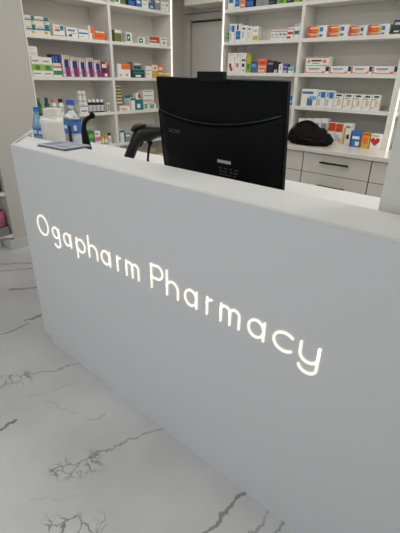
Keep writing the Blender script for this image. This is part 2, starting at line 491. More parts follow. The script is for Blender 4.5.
# ---------------------------------------------------------------- cartons and bottles on the shelves
ITEMS=[
('L',0.938,1.025,1.7104,0.0685,-1.470,0.070,'bluedot','medicine_box','medicine box','cream carton with gold dot, lower left of the four-carton stack by the grey pillar','cartons on the upper shelf of the near left bay','box'),
('L',0.938,1.025,1.7795,0.0574,-1.470,0.070,'bluedot','medicine_box','medicine box','cream blue-striped carton, upper left of the four-carton stack by the grey pillar','cartons on the upper shelf of the near left bay','box'),
('L',1.026,1.147,1.7104,0.0743,-1.470,0.085,'bluedot','medicine_box','medicine box','cream carton with gold dot, lower right of the four-carton stack by the pillar','cartons on the upper shelf of the near left bay','box'),
('L',1.026,1.147,1.7853,0.0518,-1.470,0.085,'bluedot','medicine_box','medicine box','cream carton with teal corner, upper right of the four-carton stack by the pillar','cartons on the upper shelf of the near left bay','box'),
('L',1.174,1.280,1.7104,0.0832,-1.470,0.085,'redtext','medicine_box','medicine box','white carton with small red lettering right of the four stacked cream cartons','cartons on the upper shelf of the near left bay','box'),
('L',1.299,1.406,1.7104,0.0757,-1.470,0.085,'bluetext','medicine_box','medicine box','white carton with blue lettering between red-lettered and blue-striped cartons','cartons on the upper shelf of the near left bay','box'),
('L',1.416,1.512,1.7104,0.0699,-1.470,0.077,'bluestripe','medicine_box','medicine box','white carton with one broad blue stripe, left of the orange cartons','cartons on the upper shelf of the near left bay','box'),
('L',1.517,1.580,1.7104,0.1038,-1.470,0.050,'orangeup','medicine_box','medicine box','narrow upright white and orange carton beside the low orange one','cartons on the upper shelf of the near left bay','box'),
('L',1.586,1.694,1.7104,0.0685,-1.470,0.085,'orange','medicine_box','medicine box','low bright orange carton at right end of upper left shelf','cartons on the upper shelf of the near left bay','box'),
('L',0.942,1.034,1.4054,0.1476,-1.470,0.074,'greenband','medicine_box','medicine box','white carton with green photo band at left end, under white flat packs','cartons on the second shelf of the near left bay','box'),
('L',1.035,1.125,1.4054,0.1440,-1.470,0.073,'greenband','medicine_box','medicine box','white carton with green photo band, second from left below navy carton','cartons on the second shelf of the near left bay','box'),
('L',0.924,1.007,1.5536,0.0308,-1.470,0.073,'lines','medicine_box','medicine box','white flat pack, lower of two on the green-band carton by the pillar','cartons on the second shelf of the near left bay','box'),
('L',0.924,1.007,1.5850,0.0388,-1.470,0.073,'plain','medicine_box','medicine box','white flat pack on top of the tall stack by the pillar','cartons on the second shelf of the near left bay','box'),
('L',1.130,1.210,1.4054,0.0944,-1.470,0.064,'pinkgreen','medicine_box','medicine box','small white carton with pink and green bands beneath the navy carton','cartons on the second shelf of the near left bay','box'),
('L',1.126,1.205,1.5004,0.0747,-1.470,0.075,'navy3','medicine_box','medicine box','navy blue carton lying on the small pink and green carton','cartons on the second shelf of the near left bay','box'),
('L',1.220,1.293,1.4054,0.1702,-1.470,0.059,'purple','medicine_box','medicine box','upright lilac carton with navy and magenta figure, first from the navy carton','cartons on the second shelf of the near left bay','box'),
('L',1.298,1.379,1.4054,0.1582,-1.470,0.065,'purple','medicine_box','medicine box','upright lilac carton with navy and magenta figure, second from the navy carton','cartons on the second shelf of the near left bay','box'),
('L',1.385,1.452,1.4054,0.1495,-1.470,0.054,'purple','medicine_box','medicine box','upright lilac carton with navy and magenta figure, third from the navy carton','cartons on the second shelf of the near left bay','box'),
('L',1.458,1.538,1.4054,0.1566,-1.470,0.065,'purple','medicine_box','medicine box','upright lilac carton with navy and magenta figure, fourth from the navy carton','cartons on the second shelf of the near left bay','box'),
('L',1.544,1.616,1.4054,0.1434,-1.470,0.058,'purple','medicine_box','medicine box','upright lilac carton with navy and magenta figure, fifth from the navy carton','cartons on the second shelf of the near left bay','box'),
('L',1.622,1.708,1.4054,0.1298,-1.470,0.069,'purple2','medicine_box','medicine box','magenta carton with gold corner at right end of purple row','cartons on the second shelf of the near left bay','box'),
('L',0.937,0.982,1.1004,0.1405,-1.470,0.046,'glass_green','medicine_bottle','bottle','small green-labelled bottle on shelf just above blue bottle cap','bottles and packs on the third shelf of the near left bay','bottle'),
('L',1.015,1.057,1.1004,0.1388,-1.470,0.042,'glass_dgreen','medicine_bottle','bottle','small dark green bottle between green-labelled and pink-capped bottles, above the white tub','bottles and packs on the third shelf of the near left bay','bottle'),
('L',1.076,1.125,1.1004,0.1293,-1.470,0.048,'glass_pink','medicine_bottle','bottle','small pale bottle with pink cap behind the big blue-capped jug, left one','bottles and packs on the third shelf of the near left bay','bottle'),
('L',1.144,1.199,1.1004,0.1276,-1.470,0.055,'glass_black','medicine_bottle','bottle','small pale bottle with black cap right behind the big jug','bottles and packs on the third shelf of the near left bay','bottle'),
('L',1.349,1.435,1.1004,0.0409,-1.470,0.069,'bluew','medicine_box','medicine box','low white carton with blue patch under the stacked white tubs','bottles and packs on the third shelf of the near left bay','box'),
('L',1.349,1.435,1.1419,0.0423,-1.470,0.069,'pinkw','medicine_box','medicine box','low white and pink carton in middle of white tub stack','bottles and packs on the third shelf of the near left bay','box'),
('L',1.349,1.392,1.1848,0.0509,-1.470,0.043,'tub','pill_tub','pill tub','white pill tub, lower left of the four stacked on pink carton','bottles and packs on the third shelf of the near left bay','bottle'),
('L',1.394,1.435,1.1848,0.0500,-1.470,0.041,'tub','pill_tub','pill tub','white pill tub, lower right of the four stacked on pink carton','bottles and packs on the third shelf of the near left bay','bottle'),
('L',1.349,1.392,1.2364,0.0539,-1.470,0.043,'tub','pill_tub','pill tub','white pill tub, upper left of the four stacked on pink carton','bottles and packs on the third shelf of the near left bay','bottle'),
('L',1.394,1.435,1.2354,0.0544,-1.470,0.041,'tub','pill_tub','pill tub','white pill tub, upper right of the four stacked on pink carton','bottles and packs on the third shelf of the near left bay','bottle'),
('L',1.448,1.489,1.1004,0.1160,-1.470,0.040,'darkband','medicine_bottle','bottle','white bottle with black neck band, first from the left of its row of four','bottles and packs on the third shelf of the near left bay','bottle'),
('L',1.493,1.534,1.1004,0.1148,-1.470,0.041,'darkband','medicine_bottle','bottle','white bottle with black neck band, second from the left of its row of four','bottles and packs on the third shelf of the near left bay','bottle'),
('L',1.538,1.580,1.1004,0.1137,-1.470,0.041,'darkband','medicine_bottle','bottle','white bottle with black neck band, third from the left of its row of four','bottles and packs on the third shelf of the near left bay','bottle'),
('L',1.584,1.626,1.1004,0.1125,-1.470,0.042,'darkband','medicine_bottle','bottle','white bottle with black neck band, fourth from the left of its row of four','bottles and packs on the third shelf of the near left bay','bottle'),
('L',1.658,1.688,1.1004,0.0793,-1.470,0.040,'greenw','medicine_box','medicine box','narrow white and green carton beside the row of black-banded bottles','bottles and packs on the third shelf of the near left bay','box'),
('L',1.408,1.471,0.7954,0.1415,-1.470,0.051,'green','medicine_box','medicine box','green carton beside the black curved arm on low left shelf','packs on the lower shelf of the near left bay','box'),
('L',1.483,1.548,0.7954,0.1356,-1.470,0.052,'pinkw','medicine_box','medicine box','white and pink carton between green carton and yellow bottle','packs on the lower shelf of the near left bay','box'),
('L',1.560,1.596,0.7954,0.1027,-1.470,0.036,'glass_yellow','medicine_bottle','bottle','yellow bottle, left of the two on low left shelf','packs on the lower shelf of the near left bay','bottle'),
('L',1.602,1.639,0.7954,0.0944,-1.470,0.037,'glass_yellow','medicine_bottle','bottle','yellow bottle, right of the two on low left shelf','packs on the lower shelf of the near left bay','bottle'),
('L',1.645,1.687,0.7954,0.1050,-1.470,0.042,'glass_black','medicine_bottle','bottle','white bottle with black cap right of the yellow bottles','packs on the lower shelf of the near left bay','bottle'),
('L',1.832,1.894,2.0154,0.0897,-1.470,0.049,'greenw','medicine_box','medicine box','white and green carton at left end of topmost shelf by doorway','packs on the top shelf of the bay by the doorway','box'),
('L',1.899,1.957,2.0154,0.0984,-1.470,0.046,'greenleaf','medicine_box','medicine box','olive green carton, second from left on topmost shelf by doorway','packs on the top shelf of the bay by the doorway','box'),
('L',1.981,2.071,2.0154,0.1035,-1.470,0.072,'navy','medicine_box','medicine box','dark blue carton with pink corner on topmost shelf by doorway','packs on the top shelf of the bay by the doorway','box'),
('L',2.084,2.146,2.0154,0.1071,-1.470,0.050,'blue','medicine_box','medicine box','bright blue carton right of dark blue one on topmost shelf by doorway','packs on the top shelf of the bay by the doorway','box'),
('L',2.159,2.242,2.0154,0.1020,-1.470,0.067,'plain','medicine_box','medicine box','white carton between bright blue carton and small blue carton','packs on the top shelf of the bay by the doorway','box'),
('L',2.252,2.312,2.0154,0.0547,-1.470,0.048,'blue','medicine_box','medicine box','small blue carton on topmost shelf, left of white boxes by doorway','packs on the top shelf of the bay by the doorway','box'),
('L',2.328,2.403,2.0154,0.1063,-1.470,0.060,'grey','medicine_box','medicine box','grey carton on topmost shelf right of small blue carton','packs on the top shelf of the bay by the doorway','box'),
('L',2.410,2.473,2.0154,0.0861,-1.470,0.050,'plain','medicine_box','medicine box','white carton, left of the pair nearest the lit doorway edge','packs on the top shelf of the bay by the doorway','box'),
('L',2.477,2.513,2.0154,0.0845,-1.470,0.040,'darkline','medicine_box','medicine box','white carton touching the lit edge by doorway on topmost shelf','packs on the top shelf of the bay by the doorway','box'),
('L',1.803,1.884,1.7104,0.0966,-1.470,0.065,'greenleaf','medicine_box','medicine box','olive carton with green leaves at left end, second shelf by doorway','packs on the second shelf of the bay by the doorway','box'),
('L',1.938,2.012,1.7104,0.0864,-1.470,0.059,'greenw','medicine_box','medicine box','white carton with green square, second shelf by doorway','packs on the second shelf of the bay by the doorway','box'),
('L',2.088,2.179,1.7104,0.0555,-1.470,0.073,'greenw','medicine_box','medicine box','low small white and green carton, middle of second shelf by doorway','packs on the second shelf of the bay by the doorway','box'),
('L',2.239,2.385,1.7104,0.0767,-1.470,0.085,'redbrown','medicine_box','medicine box','brick red and white carton on second shelf by doorway','packs on the second shelf of the bay by the doorway','box'),
('L',2.393,2.486,1.7104,0.0767,-1.470,0.074,'redw','medicine_box','medicine box','white carton beside brick red carton, nearest the lit edge','packs on the second shelf of the bay by the doorway','box'),
('L',1.808,1.970,1.4054,0.1197,-1.470,0.085,'whiteorange','medicine_box','medicine box','white carton with orange top corner, third shelf by doorway','packs on the third shelf of the bay by the doorway','box'),
('L',1.983,2.154,1.4054,0.0710,-1.470,0.085,'darkgreen','medicine_box','medicine box','dark green carton under a grey one beside the white and orange carton','packs on the third shelf of the bay by the doorway','box'),
('L',2.002,2.121,1.4770,0.0712,-1.470,0.085,'greygreen','medicine_box','medicine box','grey-green carton on top of the dark green carton','packs on the third shelf of the bay by the doorway','box'),
('L',2.175,2.258,1.4054,0.1112,-1.470,0.067,'plain','medicine_box','medicine box','white carton left of yellow carton on third shelf by doorway','packs on the third shelf of the bay by the doorway','box'),
('L',2.261,2.344,1.4054,0.1228,-1.470,0.066,'yellow','medicine_box','medicine box','cream and yellow carton on third shelf left of golden tray','packs on the third shelf of the bay by the doorway','box'),
('L',2.351,2.417,1.4054,0.0537,-1.470,0.053,'golden','medicine_box','medicine box','gold and cream flat carton, left of two beside monitor corner','packs on the third shelf of the bay by the doorway','box'),
('L',2.425,2.513,1.4054,0.0504,-1.470,0.085,'golden','medicine_box','medicine box','gold and cream flat carton nearest the lit doorway edge','packs on the third shelf of the bay by the doorway','box'),
('L',2.351,2.417,1.4597,0.0708,-1.470,0.053,'orangeflat','medicine_box','medicine box','orange carton resting on the left gold flat carton','packs on the third shelf of the bay by the doorway','box'),
('L',1.844,1.915,1.1004,0.0447,-1.560,0.057,'olive','medicine_box','medicine box','olive and cream flat pack, bottom of the seven piled beside the shelf divider','packs on the fourth shelf of the bay by the doorway','box'),
('L',1.844,1.915,1.1457,0.0350,-1.560,0.057,'olive','medicine_box','medicine box','olive and cream flat pack, second of the seven piled beside the shelf divider','packs on the fourth shelf of the bay by the doorway','box'),
('L',1.844,1.915,1.1812,0.0300,-1.560,0.057,'olive','medicine_box','medicine box','olive and cream flat pack, third of the seven piled beside the shelf divider','packs on the fourth shelf of the bay by the doorway','box'),
('L',1.844,1.915,1.2119,0.0299,-1.560,0.057,'olive','medicine_box','medicine box','olive and cream flat pack, fourth of the seven piled beside the shelf divider','packs on the fourth shelf of the bay by the doorway','box'),
('L',1.844,1.915,1.2423,0.0297,-1.560,0.057,'olive','medicine_box','medicine box','olive and cream flat pack, fifth of the seven piled beside the shelf divider','packs on the fourth shelf of the bay by the doorway','box'),
('L',1.844,1.915,1.2726,0.0295,-1.560,0.057,'olive','medicine_box','medicine box','olive and cream flat pack, sixth of the seven piled beside the shelf divider','packs on the fourth shelf of the bay by the doorway','box'),
('L',1.844,1.915,1.3027,0.0293,-1.560,0.057,'olive','medicine_box','medicine box','olive and cream flat pack, topmost of the seven piled beside the shelf divider','packs on the fourth shelf of the bay by the doorway','box'),
('L',1.805,1.940,1.1004,0.0451,-1.470,0.085,'multi','medicine_box','medicine box','low white carton with orange and yellow spots before the olive pile','packs on the fourth shelf of the bay by the doorway','box'),
('L',1.941,2.021,1.1004,0.1418,-1.560,0.064,'tealw','medicine_box','medicine box','teal and white carton standing behind the low spotted carton','packs on the fourth shelf of the bay by the doorway','box'),
('L',1.950,2.020,1.1004,0.1170,-1.470,0.055,'tealw','medicine_box','medicine box','white carton with teal edges, middle of the teal group','packs on the fourth shelf of the bay by the doorway','box'),
('L',2.025,2.115,1.1004,0.1007,-1.470,0.072,'teal','medicine_box','medicine box','teal carton with white panel right in the teal group','packs on the fourth shelf of the bay by the doorway','box'),
('L',2.025,2.088,1.2017,0.0616,-1.470,0.050,'whitered','medicine_box','medicine box','little white and red carton on top of the teal carton','packs on the fourth shelf of the bay by the doorway','box'),
('L',2.129,2.200,1.1004,0.0640,-1.470,0.057,'greenw','medicine_box','medicine box','white and green carton below striped white packs, left one','packs on the fourth shelf of the bay by the doorway','box'),
('L',2.207,2.302,1.1004,0.0562,-1.470,0.076,'greenw','medicine_box','medicine box','white and green carton nearest monitor on fourth shelf','packs on the fourth shelf of the bay by the doorway','box'),
('L',2.122,2.273,1.1650,0.0426,-1.470,0.085,'redline','medicine_box','medicine box','white flat pack with brick red line on the green and white cartons','packs on the fourth shelf of the bay by the doorway','box'),
('L',2.122,2.273,1.2083,0.0384,-1.470,0.085,'darkline','medicine_box','medicine box','white flat pack with grey line above the red-lined pack','packs on the fourth shelf of the bay by the doorway','box'),
('L',2.122,2.273,1.2473,0.0381,-1.470,0.085,'darkline','medicine_box','medicine box','topmost white flat pack in the pile beside the monitor','packs on the fourth shelf of the bay by the doorway','box'),
('L',1.784,1.849,0.7954,0.1221,-1.470,0.052,'tealw','medicine_box','medicine box','white and teal carton on low shelf behind the scanner handle','packs on the fifth shelf of the bay by the doorway','box'),
('L',1.856,1.930,0.7954,0.0866,-1.470,0.059,'grey','medicine_box','medicine box','grey carton beside white and teal one, low shelf behind scanner','packs on the fifth shelf of the bay by the doorway','box'),
('L',2.214,2.300,0.4904,0.1332,-1.470,0.068,'golden','medicine_box','medicine box','gold and cream pack low beneath the scanner, left one','packs on the lowest visible shelf of the bay by the doorway','box'),
('L',2.307,2.387,0.4904,0.1281,-1.470,0.064,'yellow','medicine_box','medicine box','cream and yellow pack low beneath the scanner, right one','packs on the lowest visible shelf of the bay by the doorway','box'),
('A',-0.902,-0.828,2.0254,0.1759,2.775,0.059,'bluew','medicine_box','medicine box','white and blue carton at left end of top back shelf','cartons on the top shelf right of the doorway','box'),
('A',-0.824,-0.757,2.0254,0.1527,2.775,0.054,'bluepanel','medicine_box','medicine box','white carton with blue panel, second on top back shelf','cartons on the top shelf right of the doorway','box'),
('A',-0.752,-0.691,2.0254,0.1619,2.775,0.049,'salmon','medicine_box','medicine box','orange carton on top back shelf between two blue cartons','cartons on the top shelf right of the doorway','box'),
('A',-0.686,-0.595,2.0254,0.1306,2.775,0.073,'navy','medicine_box','medicine box','dark blue carton right of orange carton on top back shelf','cartons on the top shelf right of the doorway','box'),
('A',-0.572,-0.506,2.0254,0.1365,2.775,0.053,'grey','medicine_box','medicine box','grey carton, left of the two on top back shelf','cartons on the top shelf right of the doorway','box'),
('A',-0.502,-0.430,2.0254,0.1294,2.775,0.057,'grey','medicine_box','medicine box','grey carton, right of the two on top back shelf','cartons on the top shelf right of the doorway','box'),
('A',-0.420,-0.346,2.0254,0.0912,2.775,0.059,'dark','medicine_box','medicine box','black and blue carton on top back shelf, left of green one','cartons on the top shelf right of the doorway','box'),
('A',-0.341,-0.244,2.0254,0.0604,2.775,0.078,'yellowgreen','medicine_box','medicine box','lime green carton on top back shelf above the red-topped cartons','cartons on the top shelf right of the doorway','box'),
('A',-0.239,-0.174,2.0254,0.0823,2.775,0.052,'dark','medicine_box','medicine box','black carton on top back shelf just right of lime one','cartons on the top shelf right of the doorway','box'),
('A',-0.171,-0.116,2.0254,0.0690,2.775,0.043,'yellowgreen','medicine_box','medicine box','lime carton at right end of top back shelf by divider','cartons on the top shelf right of the doorway','box'),
('A',-0.903,-0.872,1.7484,0.0792,2.775,0.040,'green','medicine_box','medicine box','thin green carton at left end of second back shelf','cartons on the second shelf right of the doorway','box'),
('A',-0.869,-0.803,1.7484,0.1543,2.775,0.052,'bluetop','medicine_box','medicine box','tall white carton with blue mark, second shelf left of blue panel carton','cartons on the second shelf right of the doorway','box'),
('A',-0.799,-0.729,1.7484,0.1504,2.775,0.056,'bluepanel','medicine_box','medicine box','tall white carton with large blue panel on second back shelf','cartons on the second shelf right of the doorway','box'),
('A',-0.726,-0.651,1.7484,0.1337,2.775,0.060,'greytext','medicine_box','medicine box','white leaning carton right of the blue panel carton','cartons on the second shelf right of the doorway','box'),
('A',-0.648,-0.598,1.7484,0.1261,2.775,0.040,'greytext','medicine_box','medicine box','narrow plain white carton left of the purple-lettered one','cartons on the second shelf right of the doorway','box'),
('A',-0.595,-0.523,1.7484,0.1186,2.775,0.057,'purpletext','medicine_box','medicine box','white carton with lilac lettering and yellow foot','cartons on the second shelf right of the doorway','box'),
('A',-0.378,-0.334,1.7484,0.0801,2.775,0.040,'redtop','medicine_box','medicine box','small white carton with pink top band, first from left in its row','cartons on the second shelf right of the doorway','box'),
('A',-0.331,-0.292,1.7484,0.0780,2.775,0.040,'redtop','medicine_box','medicine box','small white carton with pink top band, second from left in its row','cartons on the second shelf right of the doorway','box'),
('A',-0.289,-0.250,1.7484,0.0760,2.775,0.040,'tealtop','medicine_box','medicine box','small white carton with pink top band, third from left in its row','cartons on the second shelf right of the doorway','box'),
('A',-0.246,-0.208,1.7484,0.0740,2.775,0.040,'tealtop','medicine_box','medicine box','small white carton with pink top band, fourth from left in its row','cartons on the second shelf right of the doorway','box'),
('A',-0.205,-0.141,1.7484,0.0909,2.775,0.051,'redbox','medicine_box','medicine box','white carton with bold red blocks at end of pink-banded row','cartons on the second shelf right of the doorway','box'),
('A',-0.137,-0.082,1.7484,0.1146,2.775,0.044,'tealbox','medicine_box','medicine box','taller white carton with teal band next to divider','cartons on the second shelf right of the doorway','box'),
('A',-0.875,-0.793,1.4714,0.1373,2.775,0.065,'redmotif','medicine_box','medicine box','white carton with red and brown motif, above monitor top right','cartons on the third shelf right of the doorway','box'),
('A',-0.789,-0.714,1.4714,0.1363,2.775,0.060,'pinkmotif','medicine_box','medicine box','white carton with pink round motif right of red-motif carton','cartons on the third shelf right of the doorway','box'),
('A',-0.711,-0.645,1.4714,0.1354,2.775,0.053,'darkmotif','medicine_box','medicine box','white carton with dark round motif left of yellow-green carton','cartons on the third shelf right of the doorway','box'),
('A',-0.875,-0.759,1.6093,0.0397,2.775,0.085,'plain','medicine_box','medicine box','flat white pack lying across red and pink motif cartons','cartons on the third shelf right of the doorway','box'),
('A',-0.752,-0.645,1.6083,0.0386,2.775,0.085,'plain','medicine_box','medicine box','flat white pack lying across pink and dark motif cartons','cartons on the third shelf right of the doorway','box'),
('A',-0.640,-0.584,1.4714,0.1565,2.775,0.045,'yellowgreen','medicine_box','medicine box','tall yellow-green carton on third back shelf','cartons on the third shelf right of the doorway','box'),
('A',-0.579,-0.508,1.4714,0.0945,2.775,0.057,'dblue','medicine_box','medicine box','steel blue carton between yellow-green and salmon cartons','cartons on the third shelf right of the doorway','box'),
('A',-0.502,-0.398,1.4714,0.1197,2.775,0.083,'salmon','medicine_box','medicine box','salmon orange carton on third back shelf','cartons on the third shelf right of the doorway','box'),
('A',-0.392,-0.318,1.4714,0.1018,2.775,0.059,'darknavy','medicine_box','medicine box','black carton with grey lettering right of the salmon carton','cartons on the third shelf right of the doorway','box'),
('A',-0.313,-0.265,1.4714,0.0929,2.775,0.040,'darkw','medicine_box','medicine box','black and lilac carton left of the white oval one','cartons on the third shelf right of the doorway','box'),
('A',-0.262,-0.217,1.4714,0.0758,2.775,0.040,'whiteoval','medicine_box','medicine box','narrow white carton with pale oval between black and violet cartons','cartons on the third shelf right of the doorway','box'),
('A',-0.214,-0.162,1.4714,0.0757,2.775,0.042,'violet','medicine_box','medicine box','violet carton with lilac foot on third back shelf','cartons on the third shelf right of the doorway','box'),
('A',-0.158,-0.094,1.4714,0.0507,2.775,0.052,'mint','medicine_box','medicine box','low mint green and white carton next to divider','cartons on the third shelf right of the doorway','box'),
('A',-0.125,-0.076,1.1944,0.0814,2.775,0.040,'blue','medicine_box','medicine box','blue carton glimpsed between monitor edge and shelf divider','cartons on the fourth shelf right of the doorway','box'),
('B',-0.004,0.179,1.7484,0.0342,2.775,0.085,'orangegrad','medicine_box','medicine box','lower orange and white carton in the first stack from the left','paired orange cartons on the upper shelf above the drawers','box'),
('B',-0.004,0.179,1.7832,0.0555,2.775,0.085,'orangegrad','medicine_box','medicine box','upper orange and white carton in the first stack from the left','paired orange cartons on the upper shelf above the drawers','box'),
('B',0.186,0.367,1.7484,0.0317,2.775,0.085,'orangegrad','medicine_box','medicine box','lower orange and white carton in the second stack from the left','paired orange cartons on the upper shelf above the drawers','box'),
('B',0.186,0.367,1.7807,0.0537,2.775,0.085,'orangegrad','medicine_box','medicine box','upper orange and white carton in the second stack from the left','paired orange cartons on the upper shelf above the drawers','box'),
('B',0.373,0.523,1.7484,0.0206,2.775,0.085,'orangegrad','medicine_box','medicine box','lower orange and white carton in the third stack from the left','paired orange cartons on the upper shelf above the drawers','box'),
('B',0.373,0.523,1.7696,0.0501,2.775,0.085,'orangegrad','medicine_box','medicine box','upper orange and white carton in the third stack from the left','paired orange cartons on the upper shelf above the drawers','box'),
('B',0.528,0.696,1.7484,0.0201,2.775,0.085,'orangegrad','medicine_box','medicine box','lower orange and white carton in the fourth stack from the left','paired orange cartons on the upper shelf above the drawers','box'),
('B',0.528,0.696,1.7691,0.0520,2.775,0.085,'orangegrad','medicine_box','medicine box','upper orange and white carton in the fourth stack from the left','paired orange cartons on the upper shelf above the drawers','box'),
('B',0.719,0.777,1.7484,0.0937,2.775,0.100,'darkgrey','medicine_box','medicine box','dark green and grey carton right of the four orange stacks','cartons on the upper shelf above the drawers','box'),
('B',0.011,0.248,1.4714,0.0571,2.775,0.085,'swoosh','medicine_box','medicine box','long white carton with salmon curve and navy end, first from divider in its row','white cartons with salmon curve above the drawers','box'),
('B',0.253,0.445,1.4714,0.0570,2.775,0.085,'swoosh','medicine_box','medicine box','long white carton with salmon curve and navy end, second from divider in its row','white cartons with salmon curve above the drawers','box'),
('B',0.449,0.621,1.4714,0.0569,2.775,0.085,'swoosh','medicine_box','medicine box','long white carton with salmon curve and navy end, third from divider in its row','white cartons with salmon curve above the drawers','box'),
('B',0.624,0.822,1.4714,0.0567,2.775,0.085,'swoosh','medicine_box','medicine box','long white carton with salmon curve and navy end, fourth from divider in its row','white cartons with salmon curve above the drawers','box'),
('B',0.013,0.235,1.5291,0.0718,2.775,0.085,'swoosh2','medicine_box','medicine box','white carton with salmon edges lying on the first salmon-curve carton','white cartons with salmon curve above the drawers','box'),
('B',0.011,0.170,1.1944,0.1477,2.775,0.085,'swirl','medicine_box','medicine box','wide white carton with steel blue swirl left of its shelf','white cartons on the middle shelf above the drawers','box'),
('B',0.175,0.251,1.1944,0.1432,2.775,0.061,'bluetop','medicine_box','medicine box','white carton with blue corner, next to the swirl carton','white cartons on the middle shelf above the drawers','box'),
('B',0.255,0.329,1.1944,0.1417,2.775,0.059,'bluetop','medicine_box','medicine box','white carton with blue corner, next to the orange-figure row','white cartons on the middle shelf above the drawers','box'),
('B',0.333,0.416,1.1944,0.1204,2.775,0.066,'orangefig','medicine_box','medicine box','white carton with small peach figure, first from the left of five','white cartons on the middle shelf above the drawers','box'),
('B',0.421,0.504,1.1944,0.1197,2.775,0.067,'orangefig','medicine_box','medicine box','white carton with small peach figure, second from the left of five','white cartons on the middle shelf above the drawers','box'),
('B',0.509,0.587,1.1944,0.1190,2.775,0.063,'orangefig','medicine_box','medicine box','white carton with small peach figure, third from the left of five','white cartons on the middle shelf above the drawers','box'),
('B',0.590,0.661,1.1944,0.1181,2.775,0.057,'orangefig','medicine_box','medicine box','white carton with small peach figure, fourth from the left of five','white cartons on the middle shelf above the drawers','box'),
('B',0.665,0.735,1.1944,0.1209,2.775,0.056,'orangefig','medicine_box','medicine box','white carton with small peach figure, fifth from the left of five','white cartons on the middle shelf above the drawers','box'),
('B',0.015,0.090,0.9004,0.1844,2.770,0.060,'darktext','medicine_box','medicine box','white carton with grey lettering behind the black bag, leftmost of four','cartons on the worktop below the shelves','box'),
('B',0.093,0.168,0.9004,0.1900,2.770,0.060,'darktext','medicine_box','medicine box','white carton with grey lettering behind the black bag, second of four','cartons on the worktop below the shelves','box'),
('B',0.171,0.244,0.9004,0.1955,2.770,0.059,'darktext','medicine_box','medicine box','white carton with grey lettering behind the black bag, third of four','cartons on the worktop below the shelves','box'),
('B',0.247,0.314,0.9004,0.2007,2.770,0.053,'darktext','medicine_box','medicine box','white carton with grey lettering behind the black bag, rightmost of four','cartons on the worktop below the shelves','box'),
('B',0.349,0.416,0.9004,0.1779,2.715,0.054,'orangetop','medicine_box','medicine box','white carton with red-orange top right of black bag, left of two','cartons on the worktop below the shelves','box'),
('B',0.419,0.484,0.9004,0.1749,2.715,0.052,'orangetop','medicine_box','medicine box','white carton with red-orange top right of black bag, right of two','cartons on the worktop below the shelves','box'),
('B',0.486,0.564,0.9004,0.1807,2.715,0.062,'yellowlogo','medicine_box','medicine box','white carton with yellow stripe standing left of the blue carton','cartons on the worktop below the shelves','box'),
('B',0.579,0.666,0.9004,0.1305,2.685,0.070,'bluebox','medicine_box','medicine box','blue carton with white lettering on the worktop','cartons on the worktop below the shelves','box'),
('B',0.669,0.743,0.9004,0.1222,2.685,0.059,'goldbox','medicine_box','medicine box','gold and orange carton on the worktop between blue and heart cartons','cartons on the worktop below the shelves','box'),
('B',0.749,0.825,0.9004,0.1193,2.685,0.083,'heart','medicine_box','medicine box','white carton with big red heart on the worktop','cartons on the worktop below the shelves','box'),
('C',0.928,0.956,0.9004,0.0980,2.775,0.040,'darkline','medicine_box','medicine box','white carton in the far right bay just past the lit strip','cartons in the far right bay','box'),
]
